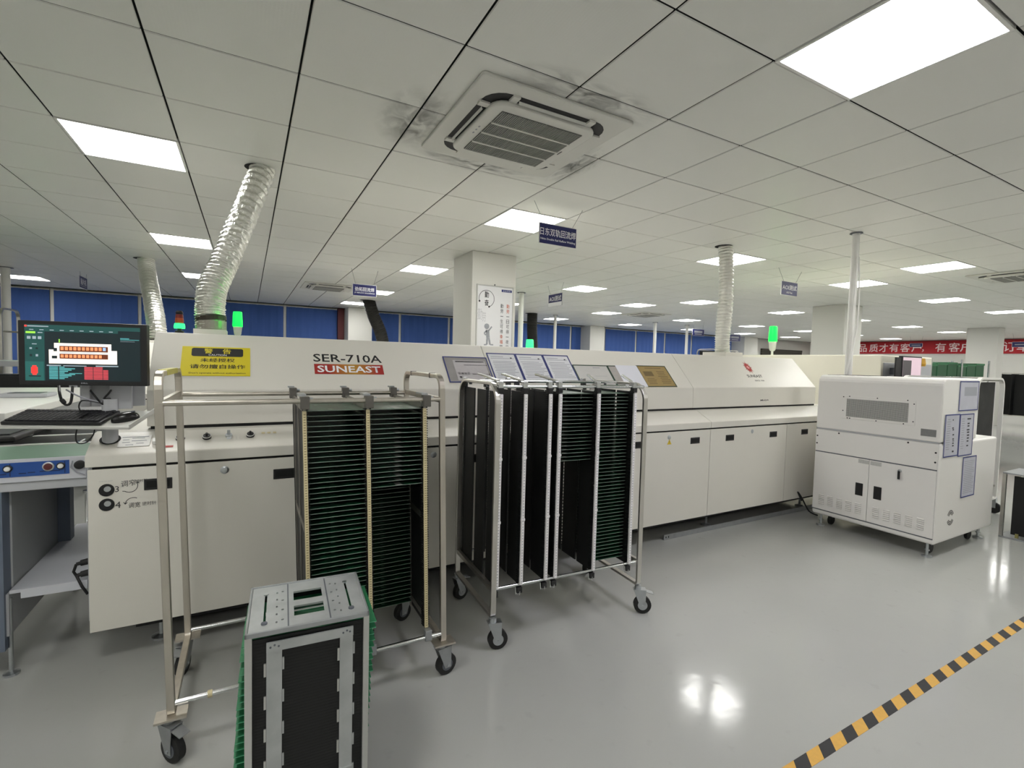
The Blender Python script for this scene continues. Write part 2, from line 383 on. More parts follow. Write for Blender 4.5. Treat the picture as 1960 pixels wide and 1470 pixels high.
# ------------------------------------------------------------------ ceiling air conditioners
M_acw = mat('ac_white', '#d6d5cf', .45, var=.05, scale=5); M_acg = mat('ac_grille', '#8a8a86', .5); M_acd = mat('ac_dark', '#17161a', .6)
M_soot = mat('sooty_stain', '#9a9a95', .7, var=.25, scale=14)
def make_ac(cx, cy, lb):
    t = thing('air_conditioner', lb, 'air conditioner', (cx, cy, CEIL), group='ceiling cassette air conditioners')
    z1 = CEIL-.0005
    def rr(h, r, n=5):
        pts = []
        for sx, sy, a in ((1, 1, 0), (-1, 1, 90), (-1, -1, 180), (1, -1, 270)): pts += arc((sx*(h-r), sy*(h-r)), r, a, a+90, n)
        return [(cx+a, cy+b) for a, b in pts]
    MB().prism(rr(.46, .02), 'z', z1-.018, z1).build('panel', M_acw, t, bevel=.006)
    MB().prism(rr(.375, .12), 'z', z1-.0195, z1-.0175).build('duct_recess', M_acd, t)
    MB().prism(rr(.325, .085), 'z', z1-.045, z1-.019).build('inner_cover', M_acw, t, bevel=.01)
    for k in range(4):
        a = R(90*k); e = Vector((math.cos(a), math.sin(a), 0)); q = Vector((-math.sin(a), math.cos(a), 0)); c0 = Vector((cx, cy, 0))
        op = k in (2, 3); tilt = .018 if op else .003
        MB().obox(c0+e*(.347 if op else .327)-q*.21+Z_*(z1-.024-tilt), q*.42, e*(.006 if op else .046)+Z_*(tilt*.6), Z_*.004).build('louver', M_acw, t)
        for s_ in (-1, 1): MB().obox(c0+e*.324+q*(s_*.235-.02)+Z_*(z1-.03), q*.04, e*.056, Z_*.012).build('corner_bridge', M_acw, t)
    MB().box(cx-.255, cx+.255, cy-.255, cy+.255, z1-.0465, z1-.0445).build('grille_back', M_acd, t)
    g = MB()
    for j in range(46):
        x = cx-.25+.5*j/45; g.box(x-.0032, x+.0032, cy-.255, cy+.255, z1-.051, z1-.046)
    g.build('grille', M_acg, t)
    for j in (-1, 0, 1): MB().box(cx-.255, cx+.255, cy+j*.1275-.006, cy+j*.1275+.006, z1-.054, z1-.046).build('grille_bar', M_acw, t)
    MB().box(cx+.275, cx+.28, cy-.02, cy+.03, z1-.0465, z1-.0445).build('badge', M_inkd, t)
    for k in range(3): MB().box(cx-.292, cx-.284, cy-.05+.04*k, cy-.035+.04*k, z1-.0465, z1-.0445).build('indicator', M_ink, t)
    return t
make_ac(1.408, 2.54, 'square white ceiling air conditioner with sooty edges, nearest the camera')
make_ac(1.35, 9.9, 'ceiling air conditioner left of the far blue hanging sign')
make_ac(9.25, 9.6, 'distant ceiling air conditioner in the middle of the room')
make_ac(9.1, 2.45, 'ceiling air conditioner at the right edge')
# soot marks on the tiles round the nearest unit, thin irregular films
def soot(cx, cy, rx, ry, k):
    m = bpy.data.materials.get('soot_film')
    if not m:
        m = bpy.data.materials.new('soot_film'); m.use_nodes = True; nt = m.node_tree; b = nt.nodes['Principled BSDF']
        b.inputs['Base Color'].default_value = (.03, .03, .03, 1); b.inputs['Roughness'].default_value = .9
        tc = nt.nodes.new('ShaderNodeTexCoord'); n = nt.nodes.new('ShaderNodeTexNoise'); n.inputs['Scale'].default_value = 2.6; n.inputs['Detail'].default_value = 9
        n.inputs['Distortion'].default_value = 1.2
        gr = nt.nodes.new('ShaderNodeTexGradient'); gr.gradient_type = 'SPHERICAL'
        oi = nt.nodes.new('ShaderNodeObjectInfo'); ad = nt.nodes.new('ShaderNodeVectorMath')
        nt.links.new(tc.outputs['Object'], gr.inputs[0]); nt.links.new(tc.outputs['Object'], ad.inputs[0]); nt.links.new(oi.outputs['Location'], ad.inputs[1])
        nt.links.new(ad.outputs[0], n.inputs['Vector'])
        mr = nt.nodes.new('ShaderNodeMapRange'); mr.inputs['From Min'].default_value = .38; mr.inputs['From Max'].default_value = .8
        nt.links.new(n.outputs['Fac'], mr.inputs['Value'])
        mu = nt.nodes.new('ShaderNodeMath'); mu.operation = 'MULTIPLY'; nt.links.new(mr.outputs[0], mu.inputs[0]); nt.links.new(gr.outputs['Fac'], mu.inputs[1])
        nt.links.new(mu.outputs[0], b.inputs['Alpha'])
    mb = MB().disc((0, 0, 0), X_, -Y_, 1, 32)
    o = mb.build('soot_stain', m); o.location = (cx, cy, CEIL-.0006-.0001*k); o.scale = (rx, ry, 1)
    return tag(o, ['sooty smudge on the tile left of the nearest air conditioner', 'sooty smudge before the nearest air conditioner, camera side', 'sooty smudge past the far edge of the nearest air conditioner', 'sooty smudge at the right corner of the nearest air conditioner'][k], 'stain')
soot(.84, 2.7, .24, .4, 0); soot(1.5, 2.03, .5, .2, 1); soot(1.4, 3.06, .5, .16, 2); soot(1.93, 2.75, .16, .36, 3)

# ------------------------------------------------------------------ reflow ovens
OVX = [-.65, .445, 1.56, 2.55, 3.56, 4.67, 5.76]
oven = thing('reflow_oven', 'long white reflow oven with sloped hood, model lettering and red logo', 'oven', (2.5, 3.5, 0))
M_base = mat('oven_base', '#1c1d1f', .6)
MB().box(-.63, 5.74, 2.875, 4.46, .19, 1.0).build('body', M_paint, oven)
MB().box(-.5, 5.6, 3.0, 4.3, .1, .19).build('underframe', M_base, oven)
for x in (-.4, 1.0, 2.4, 3.8, 5.3):
    for y in (3.05, 4.25): MB().lathe([(.045, 0), (.045, .012), (.012, .02), (.012, .11)], (x, y, 0), 14).build('levelling_foot', M_zinc, oven)
MB().box(-.632, 5.742, 2.862, 2.876, .19, .962).build('door_gap', M_gap, oven)
doors = []
for i in range(6):
    d = MB().box(OVX[i]+.003, OVX[i+1]-.003, 2.85, 2.866, .182, .949).build('door', M_paint, oven, bevel=.003); doors.append(d)
def pocket(x, z, d, w=.112, h=.054):
    p = MB().box(x-w/2, x+w/2, 2.8465, 2.851, z-h/2, z+h/2).build('handle', M_black, d, bevel=.004)
    MB().box(x-w/2+.01, x+w/2-.01, 2.8455, 2.8468, z-h/2+.012, z+h/2-.01).build('handle_recess', M_gap, d)
for x, i in ((-.382, 0), (.175, 0), (.72, 1), (1.31, 1), (1.78, 2), (2.32, 2), (2.72, 3), (3.367, 3), (3.819, 4), (4.454, 4), (4.97, 5), (5.45, 5)): pocket(x, .862, doors[i])
for x, i in ((-.105, 0), (1.017, 1), (2.05, 2), (3.057, 3), (4.134, 4), (5.2, 5)):
    l = MB().lathe([(.02, .004), (.02, .0), (.012, -.003), (.012, -.006), (.004, -.007)], (x, 2.8495, .905), 18, 'y').build('lock', M_zinc, doors[i], smooth=True)
# warning triangle on a door
tri = MB(); tri.prism([(3.035, .846), (3.085, .846), (3.06, .89)], 'y', 2.8488, 2.8499)
tri.build('warning_triangle', mat('warning_yellow', '#cfb32e', .5), doors[3])
text('!', (3.06, 2.8488, .862), X_, Z_, M_blackink, doors[3], height=.024)
# rail-width sockets with marker-pen notes on the first door
for k, z in enumerate((.851, .782)):
    s_ = MB().lathe([(.029, .002), (.029, -.003), (.02, -.004)], (-.578, 2.8495, z), 24, 'y').build('rail_socket', M_black, doors[0])
    MB().lathe([(.013, -.004), (.013, -.008), (.009, -.008)], (-.574, 2.8495, z+.006), 16, 'y').build('socket_ring', M_zinc, doors[0])
M_pen = mat('marker_pen', '#3a3a3c', .7)
F0 = lambda x, z: (x, 2.8495, z)
text('3', F0(-.54, .852), X_, Z_, M_pen, doors[0], height=.028); text('4', F0(-.537, .777), X_, Z_, M_pen, doors[0], height=.03)
text('调窄', F0(-.497, .876), X_+Z_*.06, Z_, M_pen, doors[0], width=.056, height=.03); text('顺时针', F0(-.447, .884), X_+Z_*.06, Z_, M_pen, doors[0], width=.045, height=.014)
text('调宽', F0(-.475, .769), X_, Z_, M_pen, doors[0], width=.045, height=.026); text('逆时针', F0(-.418, .771), X_, Z_, M_pen, doors[0], width=.055, height=.018)
pen = MB()
def stroke(mb, pts, r=.0014):
    for a, b in zip(pts, pts[1:]):
        a, b = Vector((a[0], 2.8487, a[1])), Vector((b[0], 2.8487, b[1])); d = (b-a); n = Vector((-d.z, 0, d.x)).normalized()*r
        mb.add([a-n, b-n, b+n, a+n], [(0, 1, 2, 3)])
stroke(pen, [(-.52, .84)]+arc((-.492, .862), .03, 230, 370, 10)+[(-.462, .878)]); stroke(pen, [(-.468, .872), (-.462, .879), (-.456, .872)])
stroke(pen, arc((-.48, .775), .03, 60, 175, 9)); stroke(pen, [(-.516, .787), (-.51, .776), (-.502, .784)])
pen.build('marker_arrow', M_pen, doors[0])
text('FRONT RAIL ADJUST', F0(-.58, .893), X_, Z_, M_ink, doors[0], width=.05, height=.004)
# counter, gasket, hood
CP = [(2.845, .962), (2.845, 1.015), (2.853, 1.02), (3.003, 1.098), (3.06, 1.102), (3.06, .962)]
for a, b in ((-.655, 1.554), (1.558, 3.558), (3.562, 5.765)): MB().prism(CP, 'x', a, b).build('counter', M_paint, oven, bevel=.004)
MB().box(-.44, 5.49, 3.062, 4.28, 1.09, 1.12).build('hood_gasket', M_gap, oven)
HP = [(3.055, 1.117), (3.059, 1.303), (3.338, 1.613), (4.05, 1.613), (4.29, 1.303), (4.295, 1.117)]
hoods = [MB().prism(HP, 'x', a, b).build('hood', M_paint, oven, bevel=.004) for a, b in ((-.455, 1.546), (1.549, 3.559), (3.562, 5.5))]
for a, b in ((-.62, -.455), (5.5, 5.73)): MB().box(a, b, 3.06, 4.28, 1.0, 1.1).build('end_shelf', M_paint, oven, bevel=.004)
HS = Vector((0, .279, .310)).normalized(); HN = Vector((0, -.310, .279)).normalized()
def H(x, t, lift=0.): return Vector((x, 3.059, 1.303))+HS*t+HN*lift      # point on the hood slope; t = metres above the fold
def Hz(z): return (z-1.303)/.310*Vector((0, .279, .310)).length
MB().box(-.285, -.115, 3.42, 3.62, 1.613, 1.645).build('duct_collar', M_paint, oven, bevel=.003)
MB().box(4.49, 4.77, 3.45, 3.75, 1.613, 1.66).build('duct_collar', M_paint, oven, bevel=.003)
MB().box(-.66, -.632, 2.9, 4.3, .22, .95).build('side_panel', M_grey, oven)
# counter controls
CN = Vector((0, -.081, .15)).normalized(); CS = Vector((0, .15, .081)).normalized()
def CT(x, y): return Vector((x, y, 1.02+(y-2.853)*.54))
for x in (-.301, -.187, .011):
    b = CT(x, 2.934)
    k = MB().tube([b, b+CN*.006, b+CN*.006, b+CN*.016], [.02, .02, .017, .016], 16).build('knob', M_black, oven)
    MB().tube([b+CN*.016, b+CN*.03], .005, 8).build('knob_stem', M_black, k)
    MB().tube([b+CN*.009, b+CN*.0125], .0195, 16).build('knob_ring', M_white, k)
b = CT(-.089, 2.937); k = MB().tube([b, b+CN*.012], .016, 16).build('key_switch', M_zinc, oven)
MB().obox(b+CN*.012-X_*.007, X_*.014, CN*.028, CS*.002).build('key', M_zinc, k)
MB().obox(b+CN*.03-X_*.008-Z_*.02, X_*.02, -Z_*.035-Y_*.01, CS*.002).build('key', M_zinc, k)
q = MB()
for i in range(3): q.obox(CT(.065+.028*i, 2.945)+CN*.0005, X_*.016, CS*.014, CN*.0006)
q.build('faded_marks', M_yel, oven)
pl = MB().obox(CT(-.547, 2.894)+CN*.0004, X_*.125, CS*.086, CN*.0012).build('name_plate', M_white, oven)
q = MB()
for i, (a, b_) in enumerate(((.03, .06), (.07, .1), (.015, .045), (.05, .11), (.015, .04), (.05, .1), (.01, .115))):
    q.obox(CT(-.547+a, 2.894+.01+.009*i)+CN*.0018, X_*(b_-a), CS*.004, CN*.0003)
q.build('plate_print', M_ink, pl)
MB().obox(CT(-.365, 2.876)+CN*.0004, X_*.04, CS*.014, CN*.001).build('red_sticker', M_red, oven)
for i, (xx, zz) in enumerate(((-.405, 1.075), (-.412, 1.03))): MB().obox(CT(xx, 2.9+.05*(1-i))+CN*.0005, X_*.03, CS*.03, CN*.02).build('cable_clip', M_white, oven, bevel=.003)
# plugs on the left flank
for z in (.49, .435):
    p_ = MB().tube([(-.662, 2.96, z), (-.70, 2.955, z-.004), (-.70, 2.955, z-.004), (-.715, 2.953, z-.006)], [.016, .014, .009, .008], 12).build('plug', M_black, oven)
MB().tube([(-.715, 2.953, .484), (-.725, 2.95, .45), (-.715, 2.95, .43), (-.69, 2.93, .38), (-.67, 2.93, .34)], .006, 8).build('plug_cable', M_cable, oven)
# lettering on the hood
text('SER-710A', H(.565, Hz(1.49)), X_, HS, M_blackink, oven, width=.42, height=.066, bold=.012)
gm = bpy.data.materials.new('logo_gradient'); gm.use_nodes = True
nt = gm.node_tree; tcn = nt.nodes.new('ShaderNodeTexCoord'); sp = nt.nodes.new('ShaderNodeSeparateXYZ'); cr = nt.nodes.new('ShaderNodeValToRGB')
nt.links.new(tcn.outputs['Generated'], sp.inputs[0]); nt.links.new(sp.outputs['X'], cr.inputs[0])
cr.color_ramp.elements[0].color = (*lin('#a3231e'), 1); cr.color_ramp.elements[1].color = (*lin('#a3231e'), 1)
e = cr.color_ramp.elements.new(.55); e.color = (*lin('#b98a2b'), 1); cr.color_ramp.elements[0].position = .2; cr.color_ramp.elements[-1].position = .9
nt.links.new(cr.outputs[0], nt.nodes['Principled BSDF'].inputs['Base Color'])
MB().obox(H(.356, Hz(1.392), .0006), X_*.418, HS*(Hz(1.452)-Hz(1.392)), HN*.0008).build('logo_plate', gm, oven)
text('SUNEAST', H(.565, Hz(1.422), .0016), X_, HS, M_wtext, oven, width=.385, height=.055, bold=.02)
lg = MB()                                   # red sunburst
cx, ct = 4.57, Hz(1.50)
n = 18
pts = []
for i in range(n*2):
    r_ = (.062 if i % 4 == 0 else .05) if i % 2 == 0 else .034
    a = 2*math.pi*i/(2*n); pts.append(H(cx+r_*math.cos(a)*1.0, ct+r_*math.sin(a)*1.45, .0008))
for i in range(n*2): lg.add([H(cx, ct, .0008), pts[i], pts[(i+1) % (2*n)]], [(0, 1, 2)])
lg.build('sunburst_logo', M_red, oven)
MB().disc(H(cx, ct, .0014), X_, HS, .02, 16).build('sunburst_centre', mat('logo_pink', '#d98a8a', .5), oven)
text('SUNEAST', H(4.575, Hz(1.413)), X_, HS, M_blackink, oven, width=.24, height=.035, bold=.02)
text('SINCE 1984', H(4.60, Hz(1.368)), X_, HS, M_blackink, oven, width=.15, height=.018, bold=.01)
text('Meiya', (4.6, 3.0545, 1.172), X_+Z_*.04, Z_, M_inkd, oven, width=.13, height=.022, bold=.015)
oven2 = thing('reflow_oven', 'second white reflow oven in the line behind, glimpsed beside the monitor', 'oven', (1.7, 7.5, 0))
for ch in [o for o in oven.children if o.name.split('.')[0] in ('body', 'underframe', 'levelling_foot', 'door_gap', 'door', 'counter', 'hood_gasket', 'hood', 'end_shelf', 'duct_collar')]:
    c_ = ch.copy(); col.objects.link(c_); c_.parent = oven2
oven3 = thing('reflow_oven', 'third white reflow oven far behind under the black exhaust hoses', 'oven', (4.3, 11.2, 0))
for ch in [o for o in oven.children if o.name.split('.')[0] in ('body', 'underframe', 'levelling_foot', 'door_gap', 'door', 'counter', 'hood_gasket', 'hood', 'end_shelf')]:
    c_ = ch.copy(); col.objects.link(c_); c_.parent = oven3
# ---- sheets and signs stuck on the hood
def sheet(name, lb, cat, o, ex, ey, wd, ht, fm, fw, pm=M_paper, lines=(), dark=(), group=None, th=.003):
    """framed sheet: o lower-left corner, ex/ey unit axes"""
    o, ex, ey = Vector(o), Vector(ex).normalized(), Vector(ey).normalized(); nz = ex.cross(ey)
    t = thing(name, lb, cat, o, group=group)
    o = o+nz*.0006
    MB().obox(o, ex*wd, ey*ht, nz*th).build('backing', pm, t)
    if fw:
        f = MB()
        for a, b, c, d in ((0, wd, 0, fw), (0, wd, ht-fw, ht), (0, fw, fw, ht-fw), (wd-fw, wd, fw, ht-fw)):
            f.obox(o+ex*a+ey*c+nz*(th-.0002), ex*(b-a), ey*(d-c), nz*.0016)
        f.build('frame', fm, t)
    for nm, mm, L in (('print', M_ink, lines), ('dark_print', M_inkd, dark)):
        if L:
            f = MB()
            for a, b, c, d in L: f.obox(o+ex*a*wd+ey*c*ht+nz*(th+.0001), ex*(b-a)*wd, ey*(d-c)*ht, nz*.0003)
            f.build(nm, mm, t, kind='stuff')
    return t, o, ex, ey, nz
def para(x0, x1, y0, y1, n, seed):
    rr = random.Random(seed); out = []
    for i in range(n):
        y = y1-(y1-y0)*(i+.5)/n; out.append((x0+rr.random()*.05, x1-rr.random()*.25*(x1-x0), y, y+(y1-y0)/n*.32))
    return out
Lz = lambda z: Hz(z)
t, o, ex, ey, nz = sheet('caution_sign', 'yellow caution sign with black Chinese and English warning on the oven hood', 'sign', H(-.322, Lz(1.375)), X_, HS, .333, Lz(1.535)-Lz(1.375), None, 0, pm=mat('caution_yellow', '#dccb23', .45))
ht = Lz(1.535)-Lz(1.375)
def rrect(o, ex, ey, x0, x1, y0, y1, r, lift, nz):
    pts = []
    for cx, cy, a in ((x1-r, y1-r, 0), (x0+r, y1-r, 90), (x0+r, y0+r, 180), (x1-r, y0+r, 270)): pts += arc((cx, cy), r, a, a+90, 4)
    return [o+ex*a+ey*b+nz*lift for a, b in pts]
P = rrect(o, ex, ey, .045, .297, ht*.66, ht*.95, .012, .0036, nz)
MB().add(P, [tuple(range(len(P)))]).build('header_panel', M_blackink, t)
M_ytext = mat('yellow_print', '#e0cf2c', .5)
for x, ch in ((.125, '警'), (.215, '告')): text(ch, o+ex*x+ey*ht*.845, ex, ey, M_ytext, t, width=.04, height=ht*.17, bold=.015, lift=.0042)
text('CAUTION', o+ex*.17+ey*ht*.71, ex, ey, M_wtext, t, width=.088, height=ht*.06, bold=.01, lift=.0042)
text('未经授权', o+ex*.172+ey*ht*.53, ex, ey, M_blackink, t, width=.165, height=ht*.13, bold=.015, lift=.0036)
text('请勿擅自操作', o+ex*.175+ey*ht*.31, ex, ey, M_blackink, t, width=.265, height=ht*.14, bold=.015, lift=.0036)
text("Don't operate without authorization", o+ex*.175+ey*ht*.085, ex, ey, M_inkd, t, width=.27, height=ht*.062, bold=.012, lift=.0036)
z0, z1 = 1.345, 1.52
sheet('document_board', 'blue-framed sheet with dark photographed notice, leftmost on the oven hood', 'notice', H(1.21, Lz(1.342)), X_, HS, .345, Lz(1.52)-Lz(1.342), M_blue, .008, pm=mat('photo_grey', '#8f8c8a', .6, var=.25, scale=9),
      lines=[(.2, .93, .08, .86)], dark=[(.25, .9, .78, .83), (.42, .95, .66, .69), (.55, .95, .3, .34), (.24, .29, .3, .4), (.31, .36, .3, .38), (.38, .43, .3, .38), (.45, .5, .3, .4), (.25, .3, .16, .24)])
for ob in [o_ for o_ in bpy.data.objects if o_.name.startswith('print') and o_.parent and o_.parent.get('label', '').startswith('blue-framed sheet with dark')]:
    ob.data.materials[0] = mat('photo_pale', '#b5b1b3', .6, var=.08, scale=40)
for i, (a, b) in enumerate(((1.568, 1.812), (1.814, 2.062), (2.064, 2.312))):
    sheet('document_board', 'blue-framed white procedure sheet, %s of three in a row on the hood' % ordinal(i+1), 'notice', H(a, Lz(1.352)), X_, HS, b-a, Lz(1.556)-Lz(1.352), M_blue, .009,
          lines=para(.1, .95, .1, .72, 11, i)+[(.12, .55, .86, .88), (.1, .9, .8, .815)], dark=[(.78, .84, .81, .85)], group='blue-framed sheets on the hood')
sheet('document_board', 'green-framed pale chart sheet behind the second trolley', 'notice', H(2.315, Lz(1.29+.03)), X_, HS, .36, Lz(1.483)-Lz(1.32), M_dgreen, .008, pm=mat('paper_grey', '#c3c2be', .7, var=.06, scale=14),
      lines=[(.1, .9, .1, .11), (.1, .5, .3, .31), (.5, .85, .45, .46), (.55, .75, .85, .88)])
sheet('document_board', 'narrow green-framed grey sheet half covered by white paper', 'notice', H(2.677, Lz(1.32)), X_, HS, .335, Lz(1.483)-Lz(1.32), M_dgreen, .008, pm=mat('paper_greige', '#a9a49f', .7, var=.08, scale=14), lines=[(.05, .2, .2, .21), (.05, .2, .5, .51), (.05, .2, .7, .71)])
t = thing('paper_sheet', 'plain white sheet overlapping the green-framed boards on the hood', 'paper', H(2.765, Lz(1.31)))
MB().obox(H(2.765, Lz(1.31), .0052), X_*.245, HS*(Lz(1.486)-Lz(1.31)), HN*.001).build('sheet', mat('paper_white', '#dfe0e8', .7), t)
sheet('document_board', 'green-framed golden brass-coloured notice, rightmost on the hood', 'notice', H(3.008, Lz(1.309)), X_, HS, .352, Lz(1.49)-Lz(1.309), M_dgreen, .008, pm=mat('paper_gold', '#9c8450', .6, var=.06, scale=10),
      lines=[], dark=[])
gold = [o_ for o_ in bpy.data.objects if o_.get('label', '').startswith('green-framed golden')][0]
g = MB(); M_goldink = mat('gold_ink', '#6f5c34', .6)
for a, b, c, d in para(.55, .92, .12, .75, 8, 5)+para(.1, .45, .1, .4, 5, 6)+[(.12, .42, .5, .72), (.25, .8, .86, .89)]:
    g.obox(H(3.008+.352*a, Lz(1.309)+(Lz(1.49)-Lz(1.309))*c, .0038), X_*(b-a)*.352, HS*(d-c)*(Lz(1.49)-Lz(1.309)), HN*.0003)
g.build('print', M_goldink, gold)
# ------------------------------------------------------------------ trolleys
def board_mat():
    m = bpy.data.materials.new('circuit_board'); m.use_nodes = True; nt = m.node_tree; b = nt.nodes['Principled BSDF']
    tc = nt.nodes.new('ShaderNodeTexCoord'); vo = nt.nodes.new('ShaderNodeTexVoronoi'); vo.inputs['Scale'].default_value = 60; vo.distance = 'CHEBYCHEV'
    nt.links.new(tc.outputs['Object'], vo.inputs['Vector'])
    cr = nt.nodes.new('ShaderNodeValToRGB'); cr.color_ramp.interpolation = 'CONSTANT'
    cr.color_ramp.elements[0].color = (*lin('#0b2c1c'), 1); cr.color_ramp.elements[1].color = (*lin('#164c31'), 1); cr.color_ramp.elements[1].position = .62
    e = cr.color_ramp.elements.new(.9); e.color = (*lin('#6f8f7a'), 1)
    nt.links.new(vo.outputs['Color'], cr.inputs[0]); nt.links.new(cr.outputs[0], b.inputs['Base Color']); b.inputs['Roughness'].default_value = .35
    return m
M_pcb = board_mat(); M_pcbe = mat('board_edge', '#7f9186', .5, var=.15, scale=30)
def board_mesh(wd, dp, th=.0024):
    mb = MB(); mb.box(0, wd, 0, dp, 0, th); mb.m = [0, 0, 1, 1, 1, 1]; return mb
def loop_path(x, D, z0, zt, r0, rt, n=6):       # closed rounded rectangle in the YZ plane
    pts = []
    for (cy, cz), r, a in (((D-rt, zt-rt), rt, 0), ((rt, zt-rt), rt, 90), ((r0, z0+r0), r0, 180), ((D-r0, z0+r0), r0, 270)):
        pts += arc((cy, cz), r, a, a+90, n)
    return [(x, y, z) for y, z in pts]
def caster(parent, x, y, r, plate, ang, m_fork, warp, lock=False):
    c, s_ = math.cos(ang), math.sin(ang); d = Vector((c, s_, 0)); q = Vector((-s_, c, 0)); P0 = Vector((x, y, 0)); off = d*r*.55
    w_ = MB(); ax = P0+off+Z_*r
    w_.tube([ax-q*.016, ax-q*.013, ax+q*.013, ax+q*.016], [r*.86, r, r, r*.86], 24)
    wo = w_.build('caster_wheel', M_rubber, parent, smooth=True)
    MB().tube([ax-q*.018, ax+q*.018], r*.55, 18).build('wheel_hub', M_zinc if m_fork is M_zinc else M_dgrey, wo)
    f = MB()
    for k in (-1, 1):
        A = P0+q*.021*k
        pts = [A-d*.026+Z_*(plate-.02), A+d*.045+Z_*(plate-.02), A+off+d*.016+Z_*(r-.012), A+off-d*.014+Z_*(r-.012)]
        n_ = q*.0015
        f.add([p-n_ for p in pts]+[p+n_ for p in pts], [(0, 1, 2, 3), (7, 6, 5, 4), (0, 4, 5, 1), (1, 5, 6, 2), (2, 6, 7, 3), (3, 7, 4, 0)])
    f.obox(P0-d*.028-q*.023+Z_*(plate-.021), d*.075, q*.046, Z_*.003)
    f.tube([P0+Z_*(plate-.02), P0+Z_*(plate+.004)], .02, 14)
    fo = f.build('caster_fork', m_fork, parent)
    MB().tube([ax-q*.026, ax+q*.026], .006, 10).build('axle_bolt', M_zinc, fo)
    if lock: MB().obox(P0+d*.04-q*.02+Z_*(plate-.03), d*.05-Z_*.012, q*.04, Z_*.004).build('brake_pedal', m_fork, fo)

# near trolley: stainless frame, leaning slightly to the left
t1o = Vector((-.258, 2.10, 0)); L1, D1 = 1.062, .57
lean = lambda p: Vector((p.x-.026*(p.z-.55), p.y, p.z))
T1 = thing('board_trolley', 'stainless trolley with yellowed scale strips holding two columns of boards, nearest', 'trolley', t1o, world=False)
for x in (0, L1):
    MB().rtube(loop_path(x, D1, .165, 1.422, .02, .055), .027, .02, closed=True).build('end_frame', M_steelw, T1, bevel=.003, warp=lean)
    MB().box(x-.008, x+.008, .01, D1-.01, 1.30, 1.325).build('top_crossbar', M_steelw, T1, warp=lean)
    if x == 0: MB().obox((x-.0145, .12, 1.413), X_*.029, Y_*.3, Z_*.0215).build('yellow_label', mat('label_yellow', '#c2ba5a', .5, var=.3, scale=60), T1, warp=lean)
    else:
        for y in (.13, .43): MB().box(x-.0145, x+.0145, y, y+.008, 1.41, 1.434).build('black_tape', M_black, T1, warp=lean)
for nm, y, z, r_ in (('top_rod', .0, 1.318, .0105), ('top_rod', D1, 1.308, .0105), ('bottom_rod', .0, .205, .0095), ('bottom_rod', D1, .19, .0095)):
    MB().cyl((0, y, z), (L1, y, z), r_, 14).build(nm, M_steelw if nm == 'top_rod' else M_chrome, T1, smooth=True, warp=lean)
MB().cyl((.115, 0, .205), (.13, 0, .205), .0135, 12).build('rod_joint', M_yel, T1, warp=lean)
for x, y, a in ((0, 0, -50), (L1, 0, 10), (0, D1, 250), (L1, D1, 200)):
    MB().box(x-.05, x+.05, y-.035, y+.035, .158, .166).build('caster_plate', M_steelw, T1, warp=lean)
    caster(T1, x, y, .05, .158, R(a), M_galv, None, lock=(x == 0))
RX1 = [.478, .732, .987]
M_bar = mat('rail_bar_steel', '#938f89', .4, 1., var=.15)
for i, x in enumerate(RX1):
    rail = MB()
    for y in (.06, .26, .46): rail.box(x-.006, x+.006, y-.012, y+.012, .235, 1.295)
    for z in (.27, .75, 1.27): rail.box(x-.005, x+.005, .02, D1-.02, z, z+.03)
    ro = rail.build('board_rail', M_bar, T1, warp=lean)
    MB().box(x-.002, x+.006, .03, D1-.03, .245, 1.28).build('side_panel', M_comb, ro, warp=lean)
    for y in (.03, .5):
        MB().box(x-.007, x+.007, y, y+.022, .235, 1.29).build('comb_core', M_comb, ro, warp=lean)
        cb = MB()
        for k in range(96):
            z = .245+k*.01085; cb.box(x-(.006 if i == 0 else .015), x+.015, y-.002, y+.024, z, z+.005)
        cb.build('comb_teeth', M_comb, ro, kind='stuff', warp=lean)
    st = MB().box(x-.0075, x+.0075, .018, .03, .24, 1.275).build('scale_strip', M_yel, ro, warp=lean)
    tk = MB()
    for k in range(94): tk.box(x-.004, x+.004, .0172, .018, .25+k*.01085, .2535+k*.01085)
    tk.build('scale_print', mat('strip_print', '#8f8360', .6), ro, warp=lean)
    for y in (0, D1):
        cl = MB().box(x-.017, x+.017, y-.02, y+.02, 1.285, 1.338).build('rail_clamp', mat('clamp_steel', '#6a6762', .45, .6, var=.2, scale=30), ro, bevel=.003, warp=lean)
        MB().box(x-.022, x+.006, y-.005, y+.085 if y == 0 else y+.03, 1.338, 1.346).build('clamp_lever', M_zinc, ro, warp=lean)
        MB().cyl((x+.015, y, 1.325), (x+.032, y, 1.325), .007, 10).build('clamp_bolt', M_zinc, ro, warp=lean)
        MB().box(x-.016, x+.016, y-.014, y+.014, .19 if y == 0 else .175, .24).build('lower_clamp', M_galv, ro, bevel=.003, warp=lean)
M_lab = mat('board_label', '#8e918c', .6, var=.15, scale=40); LAB = {}
def board_label(b, x0, x1):
    if (x0, x1) not in LAB: LAB[(x0, x1)] = MB().box(x0, x1, -.0006, .12, .0024, .0028).build('paper_label', M_lab, b); return
    l = LAB[(x0, x1)].copy(); col.objects.link(l); l.parent = b
bm1 = board_mesh(.236, .43); b0 = None; N1 = 47
M_tape = mat('clear_tape', '#9fa39c', .4)
